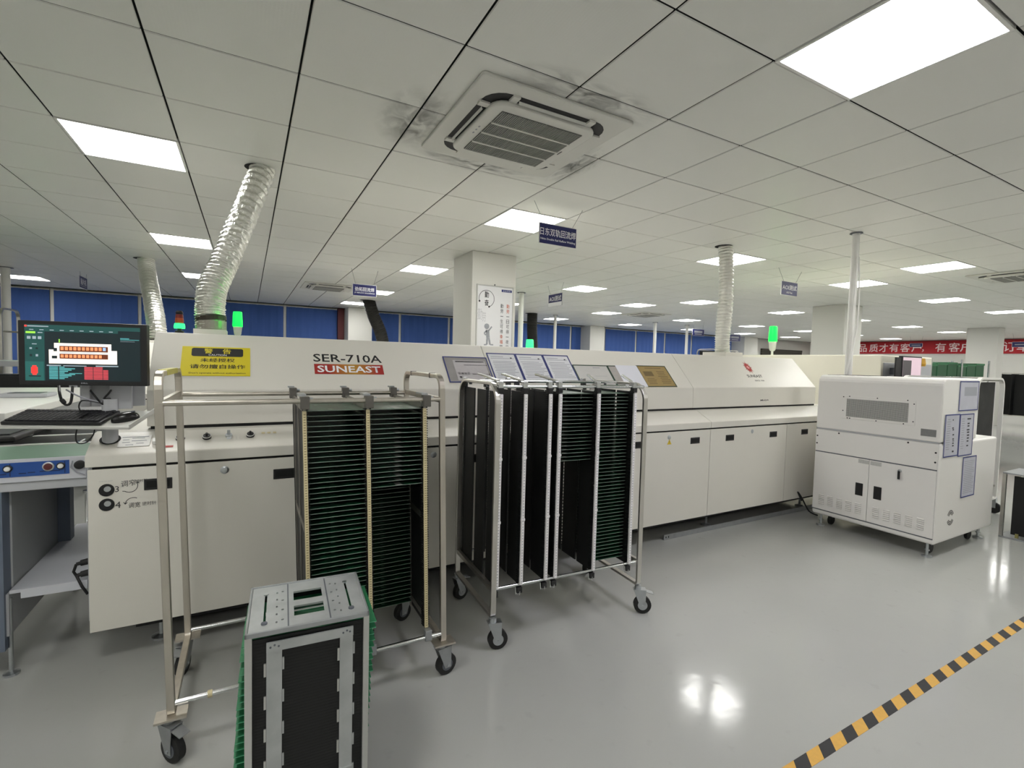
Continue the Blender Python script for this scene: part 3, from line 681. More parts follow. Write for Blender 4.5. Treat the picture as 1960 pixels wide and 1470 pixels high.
for cidx, cn in ((0, 'left'), (1, 'right')):
    for k in range(N1):
        z = 1.272-.0217*k
        if cidx == 1 and k in (): continue
        dy = 0 if cidx == 0 else (.0 if k < 17 else .19)
        x = t1o.x+RX1[cidx]+.009-.026*(z-.55)
        if b0 is None:
            b0 = bm1.build('circuit_board', [M_pcb, M_pcbe]); b = b0
        else: b = b0.copy(); col.objects.link(b)
        rr = random.Random(k*3+cidx); b.location = (x, t1o.y+.035+dy+rr.uniform(0, .006), z)
        if dy: b.scale = (1, .62, 1)
        if cidx == 1 and k < 17: board_label(b, .115, .143)
        tag(b, 'green circuit board, %s from the top in the %s column of the nearest trolley' % (ordinal(k+1), cn), 'circuit board', 'circuit boards on the nearest trolley')
# second trolley
rz2 = -.056; T2o = Vector((1.116, 2.18, 0)); L2, D2 = .956, .56
T2 = thing('board_trolley', 'chrome trolley with tall rounded arches and white scale strips, second along the oven', 'trolley', T2o, rz2, world=False)
for x in (0, L2):
    MB().rtube(loop_path(x, D2, .175, 1.382, .02, .1, 8), .03, .016, closed=True).build('end_frame', M_steel, T2, bevel=.003)
    MB().box(x-.01, x+.01, .01, D2-.01, .30, .325).build('side_rail', M_steel, T2)
    for y in (.14, .40): MB().cyl((x, y, 1.36), (x, y, 1.372), .009, 10).build('end_bolt', M_dgrey, T2)
for nm, y, z in (('top_rod', .02, 1.368), ('top_rod', D2-.02, 1.372), ('top_rod', .26, 1.385), ('bottom_rod', .01, .312), ('bottom_rod', D2-.01, .312)):
    MB().cyl((0, y, z), (L2, y, z), .0085, 14).build(nm, M_chrome, T2, smooth=True)
for x, y, a in ((0, 0, -8), (L2, 0, -30), (0, D2, 20), (L2, D2, 40)): caster(T2, x, y, .052, .165, R(a), M_zinc, None, lock=(x > 0 or y > 0))
RX2 = [.018, .159, .309, .370, .623, .880]
for i, x in enumerate(RX2):
    rail = MB().box(x-.006, x+.006, .02, .045, .30, 1.345); rail.box(x-.006, x+.006, D2-.045, D2-.02, .30, 1.345)
    ro = rail.build('board_rail', M_comb, T2)
    for y0, y1 in (((.012, .15), (.195, .325), (.37, D2-.012)) if i == 0 else ((.012, .17), (.19, .34), (.36, .40))): MB().box(x-.0035, x+.0035, y0, y1, .305, 1.34).build('side_panel', M_comb, ro)
    cb = MB()
    for k in range(96):
        z = .315+k*.01065
        for y in (.008, D2-.04): cb.box(x-(.005 if i == 0 else .014), x+.014, y, y+.03, z, z+.0045)
    cb.build('comb_teeth', M_comb, ro, kind='stuff')
    MB().box(x-.0085, x+.0085, -.006, .008, .315, 1.33).build('scale_strip', M_strip, ro, bevel=.001)
    tk = MB()
    for k in range(64): tk.box(x-.003, x+.003, -.0066, -.006, .33+k*.0155, .334+k*.0155)
    tk.build('scale_print', M_ink, ro)
    for z in (.66, .99): MB().box(x-.011, x+.011, -.008, .004, z, z+.012).build('strip_joint', M_strip, ro)
    for y in (0, D2-.03):
        MB().box(x-.014, x+.014, y, y+.03, 1.335, 1.362).build('rail_clamp', M_black, ro, bevel=.002)
        MB().box(x-.013, x+.013, y+.004, y+.036, 1.36, 1.396).build('clamp_block', M_chrome, ro, bevel=.003)
    if i != 2: MB().obox((x-.012, .04, 1.392), X_*.022, Vector((-.05 if i < 4 else .05, .15, .032)), Z_*.011).build('clamp_lever', M_chrome, ro, bevel=.002)
    MB().box(x-.022, x+.008, -.004, .018, .27, .30).build('lower_clamp', M_black, ro, bevel=.002)
    MB().tube([(x-.028, .006, .30), (x-.03, -.002, .268), (x-.008, -.004, .262), (x-.006, .0, .285)], .0035, 8).build('lower_catch', M_chrome, ro)
rot2 = Matrix.Rotation(rz2, 4, 'Z')
bm2 = board_mesh(.238, .34); b2 = None
for (ci, cn, n2) in ((3, 'middle', 19), (4, 'right', 48)):
    for k in range(n2):
        z = 1.325-.0209*k
        if b2 is None: b2 = bm2.build('circuit_board', [M_pcb, M_pcbe]); b = b2
        else: b = b2.copy(); col.objects.link(b)
        p = rot2 @ Vector((RX2[ci]+.0085, .05, z))+T2o; b.location = p; b.rotation_euler = (0, 0, rz2)
        if ci == 3: board_label(b, .05, .075)
        tag(b, 'dark green circuit board, %s from the top in the %s column of the chrome trolley' % (ordinal(k+1), cn), 'circuit board', 'circuit boards on the chrome trolley')
# ------------------------------------------------------------------ magazine rack in front
mz = .127; MG = thing('magazine_rack', 'metal magazine rack with black grooved walls and slotted top in the foreground', 'magazine', (-.0095, 1.551, mz), R(-3.4), world=False)
W, Dm, Hm = .351, .317, .563
M_zb = mat('zinc_sheet', '#b4b7b7', .5, .6, var=.26, scale=14)
def slab_with_holes(mb, xs, ys, holes, z0, z1):   # grid of boxes leaving out hole cells
    xs, ys = sorted(set(xs)), sorted(set(ys))
    for i in range(len(xs)-1):
        for j in range(len(ys)-1):
            cx, cy = (xs[i]+xs[i+1])/2, (ys[j]+ys[j+1])/2
            if any(a < cx < b and c < cy < d for a, b, c, d in holes): continue
            mb.box(xs[i], xs[i+1], ys[j], ys[j+1], z0, z1)
holes = [(.133, .222, .07, .135), (.133, .222, .175, .24), (.046, .053, .05, .25), (.298, .305, .05, .25)]
for x in (.083, .27):
    for y in (.05, .1, .15, .2, .25): holes.append((x-.0025, x+.0025, y-.005, y+.005))
for x in (.1, .252):
    for y in (.06, .125, .19, .255): holes.append((x-.0035, x+.0035, y-.0035, y+.0035))
hx = [.006, W-.006]+[v for h in holes for v in h[:2]]; hy = [.006, Dm-.006]+[v for h in holes for v in h[2:]]
for nm, za, zb in (('top_plate', Hm-.010, Hm-.004), ('bottom_plate', .004, .010)):
    pl = MB(); slab_with_holes(pl, hx, hy, holes, za, zb); po = pl.build(nm, M_zb, MG)
    rim = MB()
    for a in ((0, W, 0, .008), (0, W, Dm-.008, Dm), (0, .008, 0, Dm), (W-.008, W, 0, Dm)): rim.box(a[0], a[1], a[2], a[3], za-.006, zb+.004)
    rim.build('rim', M_galv, po, bevel=.002)
    if nm == 'top_plate':
        for x in (.116, .236): MB().box(x-.002, x+.002, .01, Dm-.01, zb, zb+.0004).build('fold_line', M_dgrey, po); MB().box(x+.002, x+.006, .01, Dm-.01, zb, zb+.002).build('fold_ridge', M_zb, po)
        for x in (.0495, .3015): MB().lathe([(.009, 0), (.009, .004), (.004, .005)], (x, .052, zb), 14).build('slot_bolt', M_dgrey, po); MB().lathe([(.008, 0), (.008, .003)], (x, .25, zb), 14).build('slot_washer', M_zinc, po)
for x0, x1 in ((0, .02), (W-.018, W)):
    for y0 in (0, Dm-.014): MB().box(x0, x1, y0, y0+.014, .0, Hm-.012).build('corner_post', M_alu, MG, bevel=.0015)
MB().cyl((.05, .16, Hm-.03), (.3, .16, Hm-.03), .009, 12).build('adjuster_rod', M_chrome, MG)
for y, sgn in ((.012, -1), (Dm-.018, 1)):
    wp = MB().box(.02, W-.018, y, y+.006, .03, Hm-.028).build('groove_wall', M_comb, MG)
    fn = MB()
    for k in range(52): fn.box(.02, W-.018, y-.0006 if sgn < 0 else y+.006, y if sgn < 0 else y+.0066, .035+k*.0095, .0375+k*.0095)
    fn.build('groove_fins', M_comb, wp, kind='stuff')
    yo = y-.006 if sgn < 0 else y+.008
    for x0, x1 in ((.057, .099), (.263, .302)):
        s_ = MB().box(x0, x1, yo, yo+.004, .03, Hm-.05).build('wall_strut', M_zb, MG)
        for k in range(5):
            z = .02+k*.1
            MB().box(x0-.007, x0-.0008, yo+.001, yo+.0045, z, z+.04).build('strut_tab', M_alu, s_); MB().box(x1+.0008, x1+.006, yo+.001, yo+.0045, z+.012, z+.05).build('strut_tab', M_zb, s_)
    for z in (Hm-.066, .04):
        hb = MB().box(.057, .302, yo-.0065 if sgn < 0 else yo+.004, yo if sgn < 0 else yo+.0105, z, z+.028).build('cross_bar', M_zb, MG)
        for xr in (.068, .079, .09, .272, .283, .292): MB().lathe([(.003, 0), (.003, .0015)], (xr, yo-.008 if sgn < 0 else yo+.0105, z+.014+(.005 if xr in (.079, .283) else 0)), 8, 'y').build('rivet', M_dgrey, hb)
bm3 = board_mesh(.385, Dm-.05); b3 = None; rot3 = Matrix.Rotation(R(-3.4), 4, 'Z')
M_pcbl = mat('bright_board', '#2c7a50', .4, var=.25, scale=40); M_pcble = mat('bright_board_edge', '#4f9a78', .5)
for k in range(24):
    z = .04+.0205*k
    if b3 is None: b3 = bm3.build('circuit_board', [M_pcbl, M_pcble]); b = b3
    else: b = b3.copy(); col.objects.link(b)
    rr = random.Random(k); x = -.036+.026*(k/23)+rr.uniform(-.003, .003)
    b.location = rot3 @ Vector((x, .025, z))+Vector((-.0095, 1.551, mz)); b.rotation_euler = (0, 0, R(-3.4))
    tag(b, 'bright green circuit board, %s from the top in the foreground magazine rack' % ordinal(24-k), 'circuit board', 'circuit boards in the foreground magazine')
DL = thing('dolly', 'low grey dolly carrying the foreground magazine rack', 'dolly', (.16, 1.70, 0), R(-3.4), world=False)
MB().box(-.2, .2, -.18, .18, .09, .126).build('deck', M_dgrey, DL, bevel=.006)
for x in (-.15, .15):
    for y in (-.13, .13):
        MB().lathe([(.03, -.012), (.036, -.008), (.036, .008), (.03, .012)], (x, y, .036), 18, 'y').build('wheel', M_rubber, DL)
        MB().box(x-.012, x+.012, y-.016, y+.016, .05, .09).build('wheel_fork', M_zinc, DL)
# ------------------------------------------------------------------ buffer machine on the right
BF = thing('buffer_machine', 'white cooling buffer machine with vent, louvred doors and posted sheets', 'machine', (5.3, 2.16, 0))
MB().box(4.794, 5.94, 1.69, 2.642, .118, .935).build('lower_body', M_paint2, BF, bevel=.02, seg=3)
MB().prism([(4.792, .944), (4.792, 1.392), (4.797, 1.412), (4.812, 1.433), (4.835, 1.446), (4.86, 1.45), (5.455, 1.45), (5.47, 1.435), (5.47, .944)], 'y', 1.692, 2.64).build('upper_body', M_paint2, BF, bevel=.01, seg=3)
MB().box(4.8, 5.46, 1.705, 2.63, .934, .951).build('body_gap', M_grey, BF)
MB().box(5.49, 5.9, 1.74, 2.6, .934, .9365).build('outfeed_plate', M_white, BF)
MB().box(4.9, 5.3, 2.3, 2.62, 1.449, 1.4525).build('top_slot', M_gap, BF)
MB().box(4.786, 4.795, 1.70, 2.634, .726, .93).build('fascia', M_paint2, BF, bevel=.002)
MB().box(4.7925, 4.7965, 1.70, 2.634, .16, .93).build('door_gap', M_dgrey, BF)
dA = MB().box(4.786, 4.795, 2.1725, 2.634, .17, .716).build('door', M_paint2, BF, bevel=.002)
dB = MB().box(4.786, 4.795, 1.70, 2.1695, .17, .716).build('door', M_paint2, BF, bevel=.002)
for d_, y in ((dA, 2.239), (dB, 2.095)): MB().box(4.782, 4.787, y-.03, y+.03, .385, .497).build('handle_recess', M_black, d_, bevel=.006)
for d_, ys_ in ((dA, [2.553-.0785*k for k in range(5)]), (dB, [2.1-.0795*k for k in range(5)])):
    for y in ys_:
        lv = MB()
        for k in range(6):
            z = .225+.0165*k; lv.prism([(4.787, z+.010), (4.776, z+.001), (4.778, z), (4.787, z+.003)], 'y', y-.024, y+.024)
        lv.build('louver', M_paint2, d_)
        ds_ = MB()  # thin dark strips paint the shading into the slits below the slats
        for k in range(6): ds_.box(4.7852, 4.7862, y-.023, y+.023, .222+.0165*k, .2285+.0165*k)
        ds_.build('louver_slot_shade', M_dgrey, d_)
lk = MB().lathe([(.014, 0), (.014, -.006), (.008, -.012)], (4.786, 1.943, .668), 16, 'x').build('lock', M_zinc, dB, smooth=True)
MB().box(4.764, 4.774, 1.935, 1.95, .60, .668).build('key', M_black, dB)
for y in (2.215, 2.12): MB().box(4.7845, 4.7862, y-.042, y+.042, .676, .71).build('small_label', mat('label_grey', '#b9b9b5', .5, var=.2, scale=80), BF)
vp = MB().box(4.788, 4.7925, 1.862, 2.424, 1.058, 1.268).build('vent_plate', M_paint2, BF, bevel=.002)
vm = bpy.data.materials.new('perforated_grille'); vm.use_nodes = True; nt = vm.node_tree; b_ = nt.nodes['Principled BSDF']
tcn = nt.nodes.new('ShaderNodeTexCoord'); vo = nt.nodes.new('ShaderNodeTexVoronoi'); vo.inputs['Scale'].default_value = 105; vo.inputs['Randomness'].default_value = 0
mpp = nt.nodes.new('ShaderNodeMapping'); mpp.inputs['Scale'].default_value = (0, 1, 1); nt.links.new(tcn.outputs['Object'], mpp.inputs[0]); nt.links.new(mpp.outputs[0], vo.inputs['Vector'])
cr = nt.nodes.new('ShaderNodeValToRGB'); cr.color_ramp.elements[0].color = (.05, .05, .05, 1); cr.color_ramp.elements[1].color = (*lin('#b4b4b0'), 1)
cr.color_ramp.elements[0].position = .30; cr.color_ramp.elements[1].position = .36
nt.links.new(vo.outputs['Distance'], cr.inputs[0]); nt.links.new(cr.outputs[0], b_.inputs['Base Color'])
MB().box(4.7862, 4.789, 1.912, 2.381, 1.078, 1.24).build('vent_mesh', vm, vp)
for y, z in ((2.41, 1.255), (2.36, 1.262), (2.14, 1.262), (1.92, 1.262), (1.875, 1.235), (2.41, 1.13), (2.37, 1.065), (2.35, 1.065), (2.14, 1.065), (1.94, 1.065), (1.875, 1.09)):
    MB().lathe([(.005, 0), (.005, -.002)], (4.788, y, z), 8, 'x').build('screw', M_inkd, vp)
for y, z in ((2.62, .868), (2.62, .797), (2.431, .915), (1.898, .915), (1.712, .862), (1.712, .785)):
    MB().lathe([(.007, 0), (.007, -.003)], (4.786, y, z), 10, 'x').build('screw', M_black, BF)
MB().box(4.789, 4.7925, 1.72, 1.82, .985, 1.042).build('name_plate', mat('plate_grey', '#7b7b7a', .5, var=.15, scale=90), BF)
for r0 in (.03, .043, .056):
    for a0 in (25, 205):
        P_ = arc((5.066, .31), r0, a0, a0+130, 10); Q_ = arc((5.066, .31), r0+.007, a0, a0+130, 10)
        fan = MB()
        for (a, b), (c, d), (a2, b2_), (c2, d2) in zip(P_, P_[1:], Q_, Q_[1:]): fan.add([(a, 1.6894, b), (c, 1.6894, d), (c2, 1.6894, d2), (a2, 1.6894, b2_)], [(0, 1, 2, 3)])
        fan.build('fan_slot', M_inkd, BF)
for x in (4.85, 5.85):
    for y in (1.75, 2.58):
        ft = MB().lathe([(.035, 0), (.035, .012), (.01, .02), (.01, .12)], (x, y, 0), 16).build('levelling_foot', M_zinc, BF)
        MB().lathe([(.018, .05), (.018, .06)], (x, y, 0), 6).build('foot_nut', M_zinc, ft)
for x in (4.97, 5.72):
    for y in (1.78, 2.55):
        MB().lathe([(.04, -.014), (.045, -.01), (.045, .01), (.04, .014)], (x, y, .046), 20, 'y').build('caster_wheel', M_rubber, BF)
        MB().box(x-.02, x+.02, y-.02, y+.02, .07, .12).build('caster_fork', M_dgrey, BF)
# sheets on its flank
def flank(lb, a, b, z0, z1, tilt=0., **k): return sheet('document_board', lb, 'notice', (a, 1.6885, z0), X_+Z_*tilt, Z_-X_*tilt, b-a, z1-z0, M_blue, .008, **k)
Y0 = 1.6918
sheet('document_board', 'blue-framed chart sheet on the upper side of the buffer machine', 'notice', (5.075, 1.6912, 1.188), X_, Z_, .372, .247, M_blue, .009, pm=mat('sheet_grey', '#b9bac4', .6, var=.12, scale=10), lines=[(.25, .9, .5, .8)], dark=[], group='sheets on the buffer machine')
sheet('document_board', 'tall blue-framed calligraphy sheet, left one at the buffer machine gap', 'notice', (4.843, 1.6895, .822), X_, Z_, .265, .345, M_blue, .009, pm=mat('sheet_grey', '#b9bac4'), lines=para(.12, .4, .15, .9, 14, 2), dark=[(.5, .56, .85, .88), (.5, .6, .66, .69), (.53, .62, .62, .65), (.55, .65, .5, .53), (.56, .66, .4, .43), (.57, .68, .36, .38), (.57, .67, .3, .33), (.57, .68, .24, .27), (.58, .7, .1, .14)], group='sheets on the buffer machine')
sheet('document_board', 'tall blue-framed calligraphy sheet, right one at the buffer machine gap', 'notice', (5.112, 1.6893, .812), X_, Z_, .27, .352, M_blue, .009, pm=mat('sheet_grey', '#b9bac4'), lines=para(.12, .36, .15, .9, 14, 3), dark=[(.52, .78, .86, .89), (.55, .7, .75, .78), (.56, .7, .69, .72), (.52, .72, .6, .63), (.55, .72, .54, .57), (.56, .73, .47, .5), (.57, .72, .4, .43), (.57, .7, .33, .36), (.57, .7, .22, .25)], group='sheets on the buffer machine')
sheet('document_board', 'blue-framed text sheet, lowest on the buffer machine side', 'notice', (5.222, 1.6885, .455), X_, Z_, .265, .345, M_blue, .009, pm=mat('sheet_grey', '#b9bac4'), lines=para(.1, .9, .08, .9, 18, 4), group='sheets on the buffer machine')
# ------------------------------------------------------------------ inlet conveyor at the left
CV = thing('inlet_conveyor', 'white inlet conveyor with blue control panel left of the oven', 'conveyor', (-1.3, 3.3, 0))
XC0, XC1, YC = -2.0, -.668, 2.93
M_convw = mat('conveyor_white', '#c9cbd2', .45, var=.04)
MB().box(XC0, XC1, YC, YC+.02, .9, 1.005).build('fascia', M_convw, CV, bevel=.003)
M_bluep = mat('panel_blue', '#24509a', .45, var=.08, scale=12)
bp_ = MB().box(XC0+.05, -.728, YC-.003, YC+.001, .926, .99).build('control_panel', M_bluep, CV)
MB().box(-.93, -.926, YC-.004, YC-.002, .93, .986).build('panel_line', mat('panel_line', '#122a5e', .5), bp_); MB().box(-.745, -.742, YC-.004, YC-.002, .93, .986).build('panel_line', MATS['panel_line'], bp_)
for x, m_, r_ in ((-.757, M_white, .011), (-.80, mat('button_red', '#5a2226', .4), .016), (-.935, M_white, .011)):
    bb = MB().lathe([(r_+.005, 0), (r_+.005, -.004), (r_, -.006)], (x, YC-.003, .965), 18, 'y').build('button_ring', M_zinc if r_ > .012 else M_black, bp_)
    MB().lathe([(r_, -.004), (r_*.9, -.012), (r_*.5, -.014)], (x, YC-.003, .965), 16, 'y').build('button', m_, bp_, smooth=True)
for a, b, z in ((-.9, -.875, .938), (-.87, -.845, .94), (-.83, -.76, .942), (-.96, -.94, .938)): MB().box(a, b, YC-.0036, YC-.0028, z, z+.005).build('panel_print', MATS['panel_line'], bp_)
kn = MB().lathe([(.02, 0), (.02, -.012), (.012, -.014)], (-.69, YC-.001, .965), 20, 'y').build('crank_socket', M_black, CV)
MB().tube([(-.715, YC-.006, .985), (-.722, YC-.006, .955), (-.70, YC-.006, .93), (-.672, YC-.006, .915)], .0025, 6).build('thin_cable', M_ink, CV)
MB().box(XC0, XC1, YC+.01, YC+.05, .858, .9).build('front_beam', M_grey, CV, bevel=.003)
# rails and belts
M_belt = mat('green_belt', '#87a391', .5, var=.06)
for y in (3.02, 3.32, 3.6, 3.9):
    MB().box(XC0, -.668, y, y+.035, 1.0, 1.055).build('rail', M_alu, CV, bevel=.004)
    MB().box(XC0, -.668, y+.036, y+.05, 1.02, 1.045).build('belt', M_dgrey, CV)
MB().prism([(YC+.004, .99), (YC+.004, 1.006), (3.018, 1.052), (3.018, .99)], 'x', XC0, -.668).build('belt_cover', M_belt, CV, bevel=.002)
MB().box(XC0, -.668, 3.05, 3.95, .955, .965).build('bed_plate', M_dgrey, CV)
for x in (-1.8, -1.2, -.75): MB().cyl((x, 3.03, 1.03), (x, 3.9, 1.03), .01, 10).build('width_shaft', M_chrome, CV)
for x in (-.72, -.78, -.9): MB().box(x, x+.03, 3.1, 3.14, 1.0, 1.03).build('sensor_block', M_black, CV)
# lower cabinet: left wall, back pillar, bottom pan
M_cab = mat('cabinet_grey', '#a9acac', .5, var=.05); M_cabd = mat('cabinet_slate', '#667080', .5, var=.05)
MB().box(-.975, -.955, 3.02, 3.62, .395, .858).build('side_wall', M_cab, CV)
MB().box(-1.25, -.962, YC+.012, 3.02, .13, .858).build('front_leg', M_cabd, CV)
MB().box(-.97, -.952, YC+.03, 3.95, .19, .384).build('skirt', M_grey, CV)
MB().box(-.985, -.90, 3.62, 3.69, .395, .858).build('rear_pillar', M_cabd, CV)
MB().box(-.95, -.675, YC+.03, 3.95, .385, .40).build('bottom_pan', M_convw, CV)
MB().box(-.91, -.675, YC+.02, YC+.032, .36, .402).build('pan_lip', M_convw, CV, bevel=.002)
for x in (-1.9, -.955):
    for y in (2.98, 3.9): MB().lathe([(.03, 0), (.03, .01), (.009, .018), (.009, .36)], (x, y, 0), 14).build('levelling_foot', M_zinc, CV)
MB().box(-.70, -.672, 3.9, 3.93, .40, .86).build('rear_leg', M_convw, CV)
# dark tray on the conveyor at the picture's left edge
tr = thing('board_carrier', 'black board carrier lying on the inlet conveyor below the keyboard', 'carrier', (-1.3, 3.2, 1.055))
MB().box(-1.5, -.965, 3.1, 3.75, 1.056, 1.085).build('carrier_plate', M_black, tr, bevel=.008)
MB().box(-1.45, -1.0, 3.16, 3.7, 1.085, 1.092).build('carrier_rim', mat('carrier_grey', '#2b2d30', .5), tr, bevel=.003)
# white bench running back along the line
BN = thing('work_bench', 'white bench along the line left of the monitor with boxes on it', 'bench', (-2.2, 5.2, 0))
MB().box(-3.2, -1.3, 4.05, 6.7, 1.05, 1.103).build('bench_top', M_white, BN, bevel=.004)
MB().box(-1.36, -1.33, 4.1, 6.65, .7, 1.05).build('apron', M_grey, BN)
MB().box(-3.15, -1.36, 4.08, 4.11, .7, 1.05).build('apron', M_grey, BN)
for x in (-3.1, -1.42):
    for y in (4.15, 6.55): MB().box(x, x+.06, y, y+.06, 0, 1.05).build('leg', M_grey, BN)
bx = thing('tray_box', 'flat beige tray with green and black items on the white bench', 'tray', (-2.0, 4.5, 1.103))
MB().box(-2.6, -1.55, 4.2, 4.75, 1.104, 1.135).build('tray_body', mat('tray_beige', '#a89e8c', .6, var=.08), bx, bevel=.004)
MB().box(-2.05, -1.7, 4.3, 4.7, 1.135, 1.141).build('green_sheet', mat('green_sheet', '#8fe0a0', .6), bx)
MB().box(-2.6, -2.0, 4.4, 4.75, 1.135, 1.16).build('black_item', M_black, bx, bevel=.004)
fl = thing('scanner', 'small pale flat scanner on the far part of the white bench', 'device', (-1.6, 5.4, 1.103))
MB().box(-1.75, -1.45, 5.3, 5.55, 1.104, 1.135).build('scanner_body', M_grey, fl, bevel=.008)
MB().box(-1.7, -1.5, 5.34, 5.5, 1.135, 1.138).build('scanner_glass', M_dgrey, fl)
# desk fan-like stand seen under the conveyor, far behind
st = thing('round_stand', 'chrome pedestal stand seen through the gap under the conveyor', 'stand', (-1.18, 5.2, 0))
MB().lathe([(.09, 0), (.09, .02), (.03, .035), (.018, .05), (.018, .3), (.03, .31), (.03, .33)], (-1.18, 5.2, 0), 24).build('pedestal', M_chrome, st, smooth=True)

# ------------------------------------------------------------------ operator terminal on the oven
TS_ = thing('terminal_stand', 'grey operator terminal post with keyboard tray rising from the oven counter', 'stand', (-.582, 2.95, 1.06))
MB().disc((-.582, 2.949, 1.0745), X_, CS, .041, 24).build('post_hole', M_gap, TS_)
MB().cyl((-.582, 2.95, 1.04), (-.582, 2.95, 1.27), .031, 24).build('post', M_grey, TS_, smooth=True)
ty = R(-21); te = Vector((math.cos(ty), math.sin(ty), 0)); tf = Vector((-math.sin(ty), math.cos(ty), 0)); ta = R(16)
tv = tf*math.cos(ta)+Z_*math.sin(ta); tn = te.cross(tv)
TF = on_z(247, 818, 1.155)                      # front right corner of the tray top
M_tray = mat('tray_paint', '#cfcfca', .45)
def TP(a, b, l=0.): return TF-te*a+tv*b+tn*l     # a metres left of the right edge, b metres up the slope
MB().obox(TP(.56, 0, -.012), te*.56, tv*.2, tn*.012).build('keyboard_tray', M_tray, TS_, bevel=.002)
MB().obox(TP(.0, 0, -.0), te*.004, tv*.2, tn*.012).build('tray_edge', M_tray, TS_)
MB().obox(TP(.3, .1, -.05), te*.14, tv*.06, tn*.038).build('tray_bracket', M_grey, TS_)
# bracket plates behind the monitor
MB().box(-.70, -.45, 2.985, 2.995, 1.23, 1.4).build('monitor_plate', M_grey, TS_, bevel=.004)
for p0, p1, zb in ((155, 173, 779), (209, 253, 783)):
    a, b, c = on_y(p0, 760, 2.965).x, on_y(p1, 760, 2.965).x, on_y(p0, zb, 2.965).z
    MB().box(a, b, 2.96, 2.985, c, 1.36).build('side_bracket', M_grey, TS_, bevel=.003)
KB = thing('keyboard', 'black keyboard on the tilted tray below the monitor', 'keyboard', TP(.5, .02))
kw, kd = .40, .145; k0 = TP(.525, .012, .001)
MB().obox(k0, te*kw, tv*kd, tn*.016).build('keyboard_case', M_black, KB, bevel=.004)
keys = MB(); M_key = mat('key_black', '#26262a', .5)
for r_ in range(6):
    for c_ in range(20):
        if c_ in (15,) and r_ not in (0, 4, 5): continue
        keys.obox(k0+te*(.012+c_*.0189)+tv*(.012+r_*.0205+(.006 if r_ == 5 else 0))+tn*.016, te*.0155, tv*.0165, tn*.006)
keys.build('keycaps', M_key, KB)
MS = thing('mouse', 'black computer mouse at the right end of the keyboard tray', 'mouse', TP(.06, .09))
mc = TP(.062, .085, .001)
vs, fs = [], []; na, nb = 20, 8
md = (te*.75+tv*.65).normalized(); mq = tn.cross(md)
for i in range(nb+1):
    ph = math.pi/2*i/nb
    for j in range(na):
        a = 2*math.pi*j/na
        vs.append(mc+md*(.055*math.cos(a)*math.cos(ph)**.7)+mq*(.031*math.sin(a)*math.cos(ph)**.7)+tn*(.036*math.sin(ph)))
fs = [(i*na+j, i*na+(j+1) % na, (i+1)*na+(j+1) % na, (i+1)*na+j) for i in range(nb) for j in range(na)]+[tuple(range(na))[::-1]]
mo = MB().add(vs, fs); mo.build('mouse_shell', mat('glossy_black', '#121214', .25), MS, smooth='all')
MB().obox(mc+md*.025-mq*.003+tn*.031, md*.015, mq*.006, tn*.005).build('scroll_wheel', M_dgrey, MS)
# monitor
my = -.246; mo_ = Vector((-.66, 2.89, 1.482)); ME = Vector((math.cos(my), math.sin(my), 0)); MNv = Vector((-math.sin(my), math.cos(my), 0))
MW, MH = .496, .29
MN = thing('monitor', 'black flat monitor showing the oven control screen', 'monitor', mo_-Z_*MH/2)
def MP(a, b, l=0.): return mo_+ME*a+Z_*b-MNv*l     # l towards the viewer
MB().obox(MP(-MW/2, -MH/2, 0), ME*MW, Z_*MH, MNv*.032).build('housing', M_black, MN, bevel=.004)
MB().obox(MP(-.12, -.1, -.032), ME*.24, Z_*.2, MNv*.025).build('rear_bulge', M_black, MN, bevel=.01)
MB().obox(MP(-.05, -.05, -.057), ME*.1, Z_*.1, MNv*.03).build('mount_arm', M_dgrey, MN)
def em(n, h, s_=1.): return mat(n, h, .4, emit=s_*.6)
SC = [em('screen_dark', '#0d1c20', .9), em('screen_teal', '#15403e', .9), em('screen_panel', '#1f5450', .9), em('screen_white', '#f2e9de', .95), em('screen_orange', '#e8875a', 1), em('screen_brown', '#5a2a14', .9),
      em('screen_cyan', '#4f9a9c', .9), em('screen_red', '#c0454e', .9), em('screen_lime', '#8fd645', 1), em('screen_logo', '#f23a35', 1), em('screen_grey', '#8b98a0', .9), em('screen_blue', '#8fb0e0', 1)]
SW, SH = .445, .252; sx0, sy0 = -SW/2+.0, -SH/2+.002
sm = MB(); lay = [0]
def S_(x0, x1, y0, y1, mi, l=0.):                  # screen coordinates 0..1, y down
    a, b = sx0+SW*x0, sx0+SW*x1; c, d = sy0+SH*(1-y1), sy0+SH*(1-y0)
    sm.add([MP(a, c, .0009+l), MP(b, c, .0009+l), MP(b, d, .0009+l), MP(a, d, .0009+l)], [(0, 1, 2, 3)], mi)
S_(0, 1, 0, 1, 0); S_(0, 1, 0, .07, 1, .0002); S_(0, .165, .07, 1, 1, .0002); S_(0, .155, .66, 1, 2, .0003); S_(.815, 1, .12, .98, 0, .0002)
S_(0, .02, .015, .045, 9, .0004); S_(.025, .2, .022, .04, 10, .0004); S_(.165, .8, .07, .12, 1, .0003)
for i in range(9): S_(.04+.085*i, .075+.085*i, .085, .1, 10, .0005)
S_(.01, .09, .125, .16, 8, .0005); S_(.11, .15, .135, .15, 10, .0005)
for i in range(3): S_(.02+.045*i, .05+.045*i, .21, .26, 10, .0005)
S_(.06, .1, .34, .355, 10, .0005); S_(.04, .06, .41, .44, 10, .0005); S_(.09, .11, .41, .44, 0, .0005); S_(.09, .11, .53, .57, 10, .0005); S_(.04, .06, .53, .57, 0, .0005)
S_(.05, .105, .76, .87, 9, .0006); S_(.06, .095, .73, .9, 9, .0006); S_(.03, .13, .91, .93, 0, .0005)
S_(.2, .79, .44, .69, 3, .0005); S_(.245, .74, .32, .45, 3, .0005)                                     # white oven diagram
